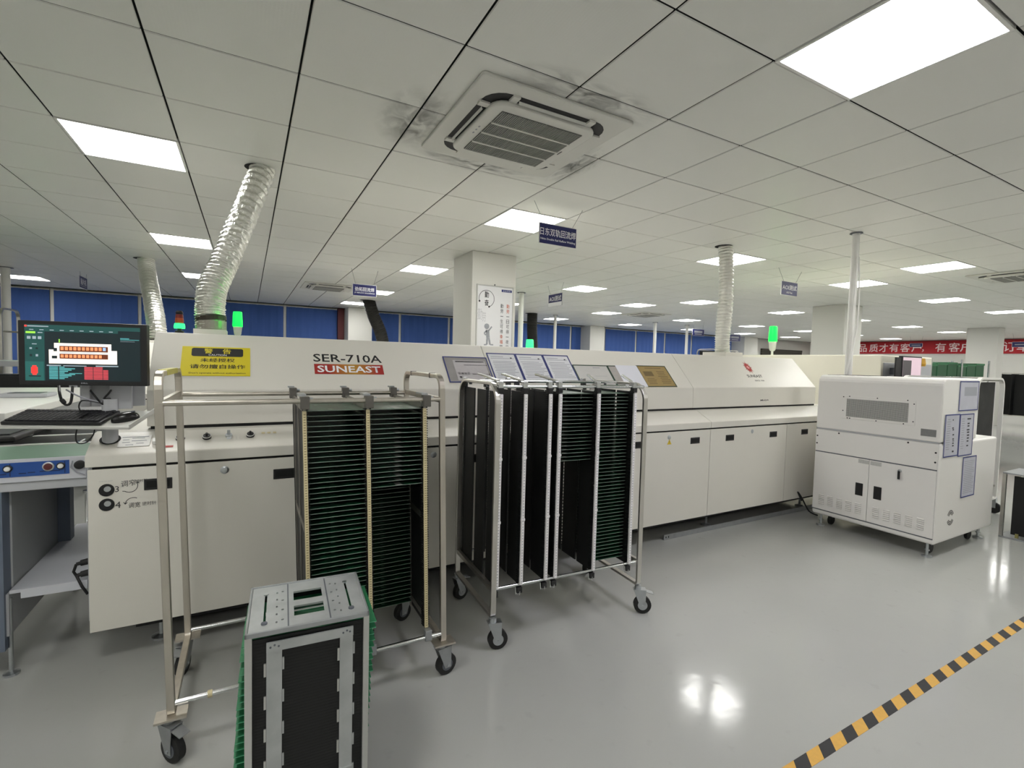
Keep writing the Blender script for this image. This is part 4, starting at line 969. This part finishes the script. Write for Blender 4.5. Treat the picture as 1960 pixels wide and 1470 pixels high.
S_(.29, .71, .37, .47, 5, .0007); S_(.29, .71, .51, .6, 5, .0007); S_(.29, .71, .48, .49, 10, .0007)
for i in range(11):
    S_(.3+.0365*i, .326+.0365*i, .385, .445, 11 if i == 10 else 4, .0009)
    if i < 10: S_(.3+.0365*i, .326+.0365*i, .525, .58, 4, .0009)
S_(.24, .27, .41, .47, 0, .0007); S_(.225, .27, .55, .6, 0, .0007); S_(.285, .295, .25, .31, 8, .0007)
S_(.18, .3, .715, .735, 10, .0005); S_(.32, .52, .72, .735, 10, .0005); S_(.6, .8, .715, .735, 10, .0005)
for i in range(9):
    y = .745+.026*i; S_(.2, .275, y, y+.017, 6, .0005); S_(.285, .33+.03*((i*7) % 4), y, y+.017, 6, .0005)
    S_(.5, .575, y, y+.018, 7, .0005); S_(.58, .66, y, y+.018, 7, .0005)
    if i > 1: S_(.665, .71, y, y+.018, 7, .0005)
S_(.37, .48, .86, .87, 6, .0005); S_(.82, .9, .2, .215, 6, .0005); S_(.82, .99, .225, .235, 6, .0005); S_(.82, .95, .26, .265, 10, .0005)
sm.build('screen', SC, MN)
text('DELL', MP(.0, -MH/2+.011, .0006), ME, Z_, M_ink, MN, width=.026, height=.006, bold=.02)
# cables under the monitor
def cable(lb, pts, r_=.004, m_=None):
    P_ = [Vector(p) for p in pts]; out = []
    for i in range(len(P_)-1):
        p0, p1, p2, p3 = P_[max(i-1, 0)], P_[i], P_[i+1], P_[min(i+2, len(P_)-1)]
        for s_ in range(6):
            u = s_/6; out.append(.5*((2*p1)+(p2-p0)*u+(2*p0-5*p1+4*p2-p3)*u*u+(3*p1-p0-3*p2+p3)*u**3))
    out.append(P_[-1])
    o_ = MB().tube(out, r_, 8).build('cable', m_ or M_cable, smooth=True); return tag(o_, lb, 'cable', 'cables below the monitor')
yc = 2.93
def CP_(px, py, y=yc): return on_y(px, py, y)
cable('black monitor cable with ferrite bead hanging in a loop', [CP_(113, 738, 3.0), CP_(114, 752), CP_(119, 768), CP_(128, 775), CP_(136, 768), CP_(139, 740, 3.0)], .0055)
tag(MB().tube([CP_(117, 763), CP_(118, 765), CP_(123, 771), CP_(124.5, 772.5)], [.006, .0095, .0095, .006], 12).build('ferrite_bead', M_black), 'black ferrite bead on the hanging monitor cable', 'cable bead')
cable('thin black cable running right from the monitor to the plug', [CP_(168, 741, 3.0), CP_(180, 756), CP_(191, 769), CP_(197, 774)], .0045)
cable('black cable dropping from the monitor right of centre', [CP_(217, 741, 3.0), CP_(208, 753), CP_(200, 762), CP_(198, 775)], .0045)
cable('grey cable crossing below the monitor', [CP_(127, 746, 3.0), CP_(150, 758), CP_(175, 766), CP_(194, 770)], .0035, M_ink)
cable('thin dark cable curling above the keyboard', [CP_(154, 788), CP_(151, 777), CP_(157, 767), CP_(175, 768), CP_(192, 771)], .003)
cable('thin black cable looping under the keyboard tray', [CP_(147, 822, 2.86), CP_(145, 835, 2.86), CP_(147, 846, 2.86), CP_(155, 849, 2.86), CP_(168, 845, 2.86), CP_(178, 833, 2.88), CP_(181, 823, 2.9)], .0028)
tag(MB().obox(CP_(196, 779), X_*.03, Y_*.02, Z_*.042).build('adapter_plug', M_black, bevel=.004), 'black adapter plug where the monitor cables meet', 'plug')
# ------------------------------------------------------------------ exhaust ducts
M_foil = mat('aluminium_foil', '#e2e2dc', .3, 1., bump=.6, bscale=70)
M_blackd = mat('black_hose', '#23231f', .6, var=.2, scale=30)
def bez(pts, n):
    P_ = [Vector(p) for p in pts]; out = []; seg = len(P_)-1
    for k in range(n+1):
        u = k/n*seg; i = min(int(u), seg-1); u -= i
        p0, p1, p2, p3 = P_[max(i-1, 0)], P_[i], P_[i+1], P_[min(i+2, seg)]
        out.append(.5*((2*p1)+(p2-p0)*u+(2*p0-5*p1+4*p2-p3)*u*u+(3*p1-p0-3*p2+p3)*u**3))
    return out
def duct(lb, pts, r, rings, m_, seed, amp=.06, crumple=.05, hole=True, n=28):
    t = thing('exhaust_duct', lb, 'duct', pts[0], group='exhaust ducts')
    rr = random.Random(seed); per = 6; N = rings*per; path = bez(pts, N); mb = MB(); vs = []
    ref = Vector((1, 0, 0)); ph = [[rr.uniform(-1, 1) for _ in range(n)] for _ in range(N//3+3)]
    for i, p in enumerate(path):
        tdir = (path[min(i+1, N)]-path[max(i-1, 0)]).normalized(); a = (ref-tdir*ref.dot(tdir)).normalized(); b = tdir.cross(a); ref = a
        cyc = math.sin(2*math.pi*i/per)
        for j in range(n):
            q0, fr = i//3, (i % 3)/3; nz = ph[q0][j]*(1-fr)+ph[q0+1][j]*fr
            rad = r*(1+amp*cyc+crumple*nz)
            vs.append(p+(a*math.cos(2*math.pi*j/n)+b*math.sin(2*math.pi*j/n))*rad)
    fs = [(i*n+j, i*n+(j+1) % n, (i+1)*n+(j+1) % n, (i+1)*n+j) for i in range(N) for j in range(n)]
    mb.add(vs, fs).build('duct_hose', m_, t, smooth='all' if m_ is not M_foil else False)
    if hole:
        e = path[-1]; MB().disc((e.x-.03, e.y, CEIL-.0012), X_, -Y_, r*1.22, 28).build('ceiling_hole', M_gap, t)
    return t
d1 = duct('crumpled silver foil duct leaning from the oven hood to the ceiling, nearest', [(-.2, 3.52, 1.645), (-.205, 3.53, 1.76), (-.195, 3.56, 1.9), (-.13, 3.66, 2.1), (-.02, 3.82, 2.45), (.1, 3.99, 2.86)], .078, 46, M_foil, 1, .065, .06)
MB().tube([(-.2, 3.52, 1.70), (-.202, 3.522, 1.725)], .084, 24).build('burnt_band', mat('burnt_foil', '#3d372f', .6, .4, var=.6, scale=40), d1)
MB().tube([(-.2, 3.52, 1.642), (-.2, 3.52, 1.70)], .083, 24).build('tape_sleeve', mat('foil_tape', '#9a958c', .45, .6, var=.3, scale=30), d1)
duct('silver foil duct rising from the second oven behind the monitor', [(-1.0, 7.52, 1.645), (-1.03, 7.6, 1.9), (-1.12, 8.0, 2.2), (-1.25, 8.55, 2.6), (-1.29, 8.72, 2.86)], .10, 34, M_foil, 2, .06, .03)
duct('silver foil duct rising straight from the right end of the oven', [(4.63, 3.6, 1.66), (4.62, 3.6, 1.85), (4.655, 3.61, 2.2), (4.67, 3.63, 2.55), (4.66, 3.65, 2.86)], .075, 40, M_foil, 3, .07, .04)
duct('black exhaust hose below the far blue sign, left of the poster column', [(2.9, 11.7, 1.6), (2.78, 11.68, 2.1), (2.6, 11.66, 2.5), (2.48, 11.63, 2.86)], .14, 40, M_blackd, 4, .05, .0, n=20)
duct('black exhaust hose right of the poster column', [(6.95, 11.5, 1.6), (6.92, 11.5, 2.0), (6.9, 11.52, 2.4), (6.9, 11.53, 2.86)], .14, 40, M_blackd, 5, .05, .0, n=20)

# ------------------------------------------------------------------ signal lamps
M_grn = mat('lamp_green', (0.0, 1.0, .03), .4, emit=2.4); M_grn2 = mat('lamp_green_pale', (.02, 1.0, .14), .4, emit=1.4)
M_lampw = mat('lamp_housing', '#d9dcd0', .4); M_lampo = mat('lamp_orange', '#b04a18', .35); M_lampr = mat('lamp_red', '#7a1d18', .35)
def beacon(lb, x, y, z, r, h, post=.0, mg=None, group='green signal lamps'):
    t = thing('signal_lamp', lb, 'lamp', (x, y, z), group=group)
    if post: MB().cyl((x, y, z), (x, y, z+post), r*.3, 10).build('post', M_lampw, t)
    z += post
    MB().lathe([(r*.5, 0), (r*.75, h*.06), (r*.95, h*.38)], (x, y, z), 20).build('lamp_base', M_lampw, t, smooth=True)
    MB().lathe([(r*1.0, h*.38), (r*1.05, h*.45), (r*.92, h*.97), (r*.85, h)], (x, y, z), 20).build('lens', mg or M_grn, t, smooth=True)
    return t
beacon('glowing green signal lamp on the oven hood beside the foil duct', -.056, 3.42, 1.613, .026, .145)
t = thing('signal_tower', 'small red, amber and green signal tower behind the oven hood corner', 'lamp', (-.37, 3.6, 1.613))
MB().lathe([(.024, 0), (.024, .02), (.012, .022), (.012, .035)], (-.37, 3.6, 1.613), 16).build('tower_base', M_black, t)
for nm, m_, z, r_ in (('green_lens', M_grn2, 1.648, .028), ('amber_lens', M_lampo, 1.682, .022), ('red_lens', M_lampr, 1.704, .02)): MB().lathe([(r_, 0), (r_*1.05, .012), (r_*.95, .03)], (-.37, 3.6, z), 16).build(nm, m_, t, smooth=True)
MB().lathe([(.018, 0), (.02, .01), (.014, .022)], (-.37, 3.6, 1.735), 16).build('tower_cap', M_black, t)
beacon('tall glowing green signal lamp on the cream machine', 6.75, 4.4, 1.69, .055, .36, .06)
beacon('pale green signal lamp right of the poster column', 4.5, 7.58, 1.613, .07, .29, 0, M_grn2)
beacon('green signal lamp on the bench cabinet at the left edge', -2.15, 7.6, 1.36, .07, .2, .06)

# ------------------------------------------------------------------ cream inspection machine beyond the buffer
CM = thing('inspection_machine', 'large cream inspection machine behind the buffer machine', 'machine', (7.2, 3.9, 0))
MB().box(6.6, 7.9, 2.93, 4.95, .1, 1.69).build('cabinet', M_paint3, CM, bevel=.012)
MB().box(6.59, 6.601, 3.2, 4.7, .3, 1.2).build('door', M_paint3, CM, bevel=.004)
MB().box(6.64, 7.86, 2.92, 2.931, .2, 1.6).build('front_panel', M_grey, CM, bevel=.004)
for x in (6.7, 7.8):
    for y in (3.03, 4.85): MB().lathe([(.05, 0), (.05, .02), (.015, .03), (.015, .12)], (x, y, 0), 14).build('levelling_foot', M_zinc, CM)
SM = thing('inspection_screen', 'black-framed monitor with pink picture on the cream machine', 'monitor', (7.0, 2.7, 1.45))
sxa, sxb, sxk = on_y(1727, 700, 2.72).x, on_y(1764, 700, 2.72).x, on_y(1716, 700, 2.72).x; sxm = sxa+(sxb-sxa)*.45
MB().box(sxa, sxb, 2.72, 2.76, 1.33, 1.68).build('housing', M_black, SM, bevel=.004)
MB().box(sxm-.03, sxm+.03, 2.758, 2.932, 1.46, 1.54).build('arm', M_dgrey, SM)
MB().box(sxa+.015, sxb-.015, 2.7185, 2.72, 1.35, 1.665).build('screen', em('screen_pink', '#cbb3bd', .7), SM)
MB().box(sxa+.015, sxm, 2.7175, 2.7188, 1.38, 1.63).build('screen_image', em('screen_dimgrey', '#4a4748', .5), SM)
MB().box(sxk, sxa+.002, 2.725, 2.74, 1.33, 1.66).build('side_shade', M_black, SM)
AM = thing('signal_lamp', 'amber signal lamp beside the green board stack', 'lamp', (7.45, 2.85, 1.4))
MB().cyl((7.45, 2.88, 1.4), (7.45, 2.88, 1.57), .014, 10).build('post', M_white, AM)
MB().lathe([(.05, 0), (.055, .03), (.045, .1)], (7.45, 2.88, 1.57), 16).build('lens', mat('lamp_amber', '#c99a2c', .3), AM)
MB().box(7.42, 7.48, 2.85, 2.919, 1.36, 1.41).build('bracket', M_white, AM)

# ------------------------------------------------------------------ drop poles
def pole(lb, x, y, r, z0, cable_=False):
    t = thing('drop_pole', lb, 'pole', (x, y, z0), group='white drop poles from the ceiling')
    MB().cyl((x, y, z0), (x, y, CEIL-.002), r, 16).build('tube', M_white, t, smooth=True)
    MB().lathe([(r*1.7, 0), (r*1.7, .006)], (x, y, CEIL-.0085), 18).build('flange', M_dgrey, t)
    if cable_:
        for dx, w_ in ((-.05, 1), (.03, 0)):
            MB().tube(bez([(x+dx*.4, y-.03, 2.6), (x+dx, y-.04, 2.3), (x+dx*1.3, y-.04, 2.0), (x-.02 if w_ == 0 else x-.06, y-.045, 1.75), (x-.12, y-.04, z0+.005)], 20), .007, 8).build('pole_cable', M_white, t)
pole('white drop pole with cables standing on the buffer machine', 5.2, 2.59, .032, 1.4525, True)
pole('white drop pole just right of the poster column', 4.65, 8.2, .05, 1.43)
pole('thin white drop pole below the small hanging sign', 7.62, 11.46, .045, .0)
pole('white drop pole, first before the right-hand blinds', 11.2, 11.2, .05, .0)
pole('white drop pole, second before the right-hand blinds', 12.62, 11.2, .045, .0)
pole('pale pole at the far left edge', -3.52, 11.1, .06, .0)

# ------------------------------------------------------------------ hanging signs
def hang(lb, x0, x1, z0, z1, y, lines, along='x', wire=.12, edge=False):
    ex = X_ if along == 'x' else (-Y_ if along == '-y' else Y_)
    O = Vector((x0, y, z0)) if along == 'x' else Vector((x0, y, z0))
    wd = x1-x0 if along == 'x' else abs(x1)
    if along != 'x': wd = x1
    nz = ex.cross(Z_); ht = z1-z0
    t = thing('hanging_sign', lb, 'sign', O, group='blue signs hanging from the ceiling')
    MB().obox(O-nz*.006, ex*wd, Z_*ht, nz*.006).build('sign_board', M_white, t)
    m_ = .006
    MB().obox(O+ex*m_+Z_*m_+nz*.0003, ex*(wd-2*m_), Z_*(ht-2*m_), nz*.0008).build('sign_face', M_signblue, t)
    for s_ in (-1, 1):
        a = O+ex*(wd*(.5+s_*.38))+Z_*ht; MB().tube([a, a+ex*s_*wire+Z_*(CEIL-a.z-.001)], .0018, 6).build('hanging_wire', M_dgrey, t)
    for body, cy, h_, w_ in lines:
        if body is None: MB().obox(O+ex*wd*(.5-w_/2)+Z_*(ht*(cy-h_/2))+nz*.0014, ex*wd*w_, Z_*ht*h_, nz*.0003).build('small_print', M_ink, t)
        else: text(body, O+ex*wd*.5+Z_*ht*cy+nz*.0012, ex, Z_, M_wtext, t, width=wd*w_, height=ht*h_, bold=.015)
hang('blue hanging sign naming the double-rail reflow oven, nearest', 2.134, 2.52, 2.495, 2.67, 3.495, [('日东双轨回流焊', .60, .36, .94), ('Nitto Double Rail Reflow Welding', .24, .13, .92)], wire=.1)
hang('blue hanging sign reading AOI test before the right column', 6.262, 6.625, 2.486, 2.674, 4.0, [('AOI测试', .58, .36, .86), ('AOI Test', .22, .13, .36)], wire=.12)
hang('purple-blue hanging sign above the black hose, left of poster column', 1.38, 1.74, 2.43, 2.61, 7.6, [('劲拓回流焊', .58, .34, .8), ('JT REFLOW SOLDERING', .26, .13, .84)], wire=.06)
hang('small blue hanging sign reading AOI, turned sideways, right of poster column', 4.6, .42, 2.46, 2.67, 7.15, [('AOI测试', .62, .42, .84)], along='-y', wire=.08)
MBs = [o_ for o_ in bpy.data.objects if o_.get('label', '').startswith('small blue hanging sign reading AOI')][0]
MB().box(4.594, 4.599, 6.74, 7.14, 2.465, 2.525).build('white_band', M_wtext, MBs)
hang('small dark hanging sign near the left blinds, turned sideways', -2.5, .45, 2.56, 2.765, 10.74, [('贴片机', .55, .5, .7), (None, .2, .06, .7)], along='y', wire=.02)
hang('small blue hanging sign, left of two before the right blinds', 11.5, 12.0, 2.40, 2.60, 10.0, [(None, .6, .3, .7), (None, .25, .12, .6)], wire=.05)
hang('small blue hanging sign beside the right foil duct', 15.0, 15.6, 2.42, 2.66, 11.4, [(None, .6, .3, .7), (None, .25, .12, .6)], wire=.05)
hang('small blue hanging sign in front of the banner, left', 22.0, .4, 2.43, 2.57, on_x(1753, 665, 22.0).y+.2, [(None, .5, .2, .7)], along='-y', wire=.05)
hang('small blue hanging sign in front of the banner, right edge', 21.8, .45, 2.38, 2.55, on_x(1953, 662, 21.8).y+.2, [(None, .5, .2, .7)], along='-y', wire=.05)

# ------------------------------------------------------------------ poster on the column
PO = thing('poster', 'white motivational poster in grey frame on the square column', 'poster', (2.7, 5.43, 1.2))
PX0, PX1, PZ1, PZ0 = 2.462, 2.947, 2.42, 1.25; PY = 5.432
MB().box(PX0, PX1, PY-.006, PY+.006, PZ0, PZ1).build('poster_sheet', mat('poster_white', '#e2e2e4', .35), PO)
f = MB()
for a in ((PX0-.012, PX1+.012, PZ1, PZ1+.014), (PX0-.012, PX0, PZ0, PZ1), (PX1, PX1+.012, PZ0, PZ1), (PX0-.012, PX1+.012, PZ0-.014, PZ0)): f.box(a[0], a[1], PY-.012, PY+.007, a[2], a[3])
f.build('poster_frame', M_alu, PO)
MB().box(2.69, 2.70, PY-.01, PY+.005, PZ1+.014, PZ1+.03).build('hook', M_dgrey, PO)
FP = PY-.0066
for z, ch in ((2.315, '勤'), (2.215, '奋')): text(ch, (2.585, FP, z), X_, Z_, M_blackink, PO, width=.055, height=.075, bold=.02)
ring = MB()
for a0, a1, m in ((-70, 130, 0), (130, 200, 0)):
    A = arc((2.585, 2.265), .10, a0, a1, 20); Bq = arc((2.585, 2.265), .106, a0, a1, 20)
    for (a, b), (c, d), (a2, b2_), (c2, d2) in zip(A, A[1:], Bq, Bq[1:]): ring.add([(a, FP, b), (c, FP, d), (c2, FP, d2), (a2, FP, b2_)], [(0, 1, 2, 3)])
for a in (-70, 200): ring.disc((2.585+.103*math.cos(R(a)), FP, 2.265+.103*math.sin(R(a))), X_, Z_, .012, 12)
ring.build('ring_print', M_inkd, PO)
text('勤', (2.50, FP, 2.07), X_, Z_, mat('ghost_print', '#c3c3c6', .6), PO, width=.07, height=.14)
text('劳', (2.555, FP, 2.04), X_, Z_, MATS['ghost_print'], PO, width=.05, height=.12)
MB().box(2.79, 2.935, FP-.0006, FP, 2.365, 2.395).build('corner_mark', M_blue, PO); text('企业文化', (2.862, FP-.0006, 2.38), X_, Z_, M_wtext, PO, width=.11, height=.016)
M_ptxt = mat('poster_grey_print', '#55565c', .6); M_pred = mat('poster_red_print', '#c0552c', .6)
for cx, s_, redn in ((2.885, '勤劳一日可得一夜安眠', (0, 1)), (2.80, '勤劳一生可得幸福常伴', (6, 7))):
    for i, ch in enumerate(s_):
        kw_ = dict(width=.04, height=.05) if ch != '一' else dict(width=.04, height=.006)
        text(ch, (cx, FP, 2.19-.064*i), X_, Z_, M_pred if i in redn else M_ptxt, PO, bold=.01, **kw_)
fg = MB(); gz = 1.70                                   # printed grey figure with a raised arm
fg.disc((2.595, FP, 1.925), X_, Z_, .035, 18)
def limb(a, b, w_): 
    a, b = Vector((a[0], FP, a[1])), Vector((b[0], FP, b[1])); d = b-a; n_ = Vector((-d.z, 0, d.x)).normalized()*w_; fg.add([a-n_, b-n_, b+n_, a+n_], [(0, 1, 2, 3)])
for a, b, w_ in (((2.605, 1.88), (2.615, 1.79), .024), ((2.62, 1.87), (2.665, 1.925), .009), ((2.595, 1.87), (2.56, 1.84), .009), ((2.56, 1.84), (2.585, 1.815), .009), ((2.605, 1.79), (2.60, 1.70), .012), ((2.625, 1.79), (2.645, 1.70), .012), ((2.60, 1.70), (2.56, 1.695), .008), ((2.645, 1.70), (2.69, 1.70), .008)): limb(a, b, w_)
fg.build('figure_print', mat('figure_grey', '#9a9da3', .6, var=.3, scale=25), PO)

# ------------------------------------------------------------------ left background: trolley arch, black cabinet
LT = thing('board_trolley', 'grey trolley with rounded arch at the left edge behind the monitor', 'trolley', (-3.4, 8.6, 0))
for x in (-3.6, -2.72): MB().rtube([(x, 8.4+a, b) for _, a, b in loop_path(0, .55, .15, 2.0, .02, .1)], .035, .02, closed=True).build('end_frame', M_steel, LT)
for z in (1.72, 1.3, .3): MB().cyl((-3.6, 8.42, z), (-2.72, 8.42, z), .012, 10).build('rod', M_steel, LT); MB().cyl((-3.6, 8.93, z), (-2.72, 8.93, z), .012, 10).build('rod', M_steel, LT)
for x in (-3.6, -2.72):
    for y in (8.42, 8.93): MB().lathe([(.06, -.015), (.07, -.01), (.07, .01), (.06, .015)], (x, y, .07), 16, 'y').build('caster_wheel', M_rubber, LT); MB().box(x-.02, x+.02, y-.022, y+.022, .07, .16).build('caster_fork', M_zinc, LT)
BC = thing('side_cabinet', 'grey cabinet with black recess at the left behind the bench', 'cabinet', (-2.3, 7.6, 0))
MB().box(-3.2, -1.75, 7.3, 7.9, 0, 1.2).build('carcass', M_black, BC)
MB().box(-3.25, -1.7, 7.28, 7.95, 1.3, 1.36).build('cabinet_top', M_grey, BC, bevel=.004)
for x in (-3.2, -2.45, -1.8): MB().box(x, x+.06, 7.28, 7.34, 0, 1.3).build('cabinet_post', M_grey, BC)

# ------------------------------------------------------------------ right background
def small_mag(lb, x, y, rz):
    t = thing('magazine_rack', lb, 'magazine', (x, y, 0), rz, world=False)
    for z in (.0, .59): 
        MB().box(0, .4, 0, .5, z, z+.014).build('plate', M_galv, t, bevel=.002)
    for a in (0, .375):
        for b in (0, .475): MB().box(a, a+.025, b, b+.025, .014, .59).build('corner_post', M_steel, t)
    for a in (.07, .31):
        MB().box(a, a+.012, .06, .44, .03, .57).build('groove_wall', M_comb, t); MB().box(a-.012, a, .1, .14, .03, .57).build('wall_strut', M_zb, t)
    for a in (.1, .38): MB().box(.03, .05, a, a+.02, .014, .05).build('latch', mat('latch_yellow', '#8d8750', .5), t)
    return t
small_mag('metal magazine rack standing on the floor at the right edge', 6.09, 1.18, R(0))
# shelf trolley with green boards
GT = thing('wire_shelf', 'wire shelf trolley stacked with green boards beyond the buffer machine', 'shelf', (9.3, 3.0, 0))
gy0, gy1 = 3.4, 3.9; gx0, gx1 = on_y(1782, 700, gy0).x, on_y(1893, 700, gy0).x
for x in (gx0, (gx0+gx1)/2, gx1):
    for y in (gy0, gy1): MB().cyl((x, y, .1), (x, y, 1.72), .014, 10).build('post', M_chrome, GT)
for z in (.3, 1.1, 1.42):
    s_ = MB()
    for y in (gy0, gy1): s_.cyl((gx0, y, z), (gx1, y, z), .01, 8)
    for k in range(34): x = gx0+(gx1-gx0)*k/33; s_.cyl((x, gy0, z), (x, gy1, z), .005, 6)
    s_.build('wire_shelf_deck', M_chrome, GT)
for x in (gx0, gx1):
    for y in (gy0, gy1): MB().lathe([(.045, -.012), (.05, -.01), (.05, .01), (.045, .012)], (x, y, .05), 16, 'y').build('caster_wheel', M_rubber, GT)
for i in range(9):
    z = 1.43 if i < 6 else 1.11; j = i % 6
    t = thing('board_bin', 'green bin of circuit boards, %s on the wire shelf counting from left then down' % ordinal(i+1), 'bin', (gx0+.12+(gx1-gx0)/6*j, 3.65, z), group='green board bins')
    hgt = .2+.02*(j % 3); bw = (gx1-gx0)/6; MB().box(gx0+.02+bw*j, gx0-.005+bw*(j+1), 3.46, 3.85, z+.011, z+hgt).build('bin_body', mat('bin_green', '#1d5a37', .5, var=.5, scale=25), t, bevel=.006)
    MB().box(gx0+.02+bw*j, gx0-.005+bw*(j+1), 3.452, 3.4599, z+hgt-.03, z+hgt).build('bin_rim', mat('bin_rim', '#2f7a4c', .5), t)
def far_trolley(lb, x, y, rz, L=1.0, D=.55, hz=1.38, n=4, fm=None, solid=False):
    t = thing('board_trolley', lb, 'trolley', (x, y, 0), rz, world=False)
    for a in (0, L): MB().rtube(loop_path(a, D, .17, hz, .02, .1), .035, .02, closed=True).build('end_frame', fm or M_steel, t)
    for b in (.01, D-.01):
        for z in (.3, hz-.02): MB().cyl((0, b, z), (L, b, z), .01, 8).build('rod', M_steel, t)
    if solid: MB().box(.04, L-.04, D*.5, D*.56, .3, hz-.05).build('dark_cover', M_comb, t)
    for k in range(n):
        a = .06+(L-.12)*k/(n-1); MB().box(a-.01, a+.01, .03, D-.03, .3, hz-.04).build('board_rail', M_comb, t); MB().box(a-.012, a+.012, .015, .03, .3, hz-.04).build('scale_strip', M_strip, t)
    for a in (0, L):
        for b in (0, D): MB().lathe([(.05, -.015), (.06, -.01), (.06, .01), (.05, .015)], (a, b, .06), 16, 'y').build('caster_wheel', M_rubber, t); MB().box(a-.018, a+.018, b-.02, b+.02, .06, .17).build('caster_fork', M_zinc, t)
    return t
far_trolley('white-arched trolley with dark rails right behind the buffer machine', on_y(1919, 740, 2.0).x, 2.0, R(90), .62, on_y(1919, 740, 2.0).x-on_y(1870, 740, 2.0).x, 1.45, 4, M_white)
far_trolley('dark trolley near the right edge below the banner, left of two', 20.2, 4.6, R(90), 1.2, .6, 1.55, 4, None, True)
far_trolley('dark trolley near the right edge below the banner, right of two', 20.3, 3.2, R(90), 1.2, .6, 1.55, 4, None, True)
far_trolley('chrome arched trolley glimpsed over the oven hood before the blinds', 10.6, 8.4, R(10), 1.1, .55, 1.95, 4)
cb_ = thing('cable_cover', 'thin black cable on the floor by the oven foot at right', 'cable', (5.0, 2.84, .1))
MB().tube(bez([(4.95, 2.83, .16), (4.86, 2.82, .26), (4.9, 2.8, .2), (5.0, 2.78, .06), (5.1, 2.75, .012)], 20), .007, 8).build('cable_run', M_cable, cb_)
# angle iron lying under the oven front
t = thing('angle_iron', 'long grey steel angle lying on the floor under the oven front', 'angle iron', (4, 2.9, 0))
MB().box(3.13, 5.6, 2.93, 2.934, .001, .045).build('upright_flange', M_galv, t); MB().box(3.13, 5.6, 2.934, 2.97, .001, .005).build('flat_flange', M_galv, t)
for x in (3.15, 3.18): MB().box(x, x+.008, 2.9285, 2.931, .015, .03).build('slot', M_gap, t)
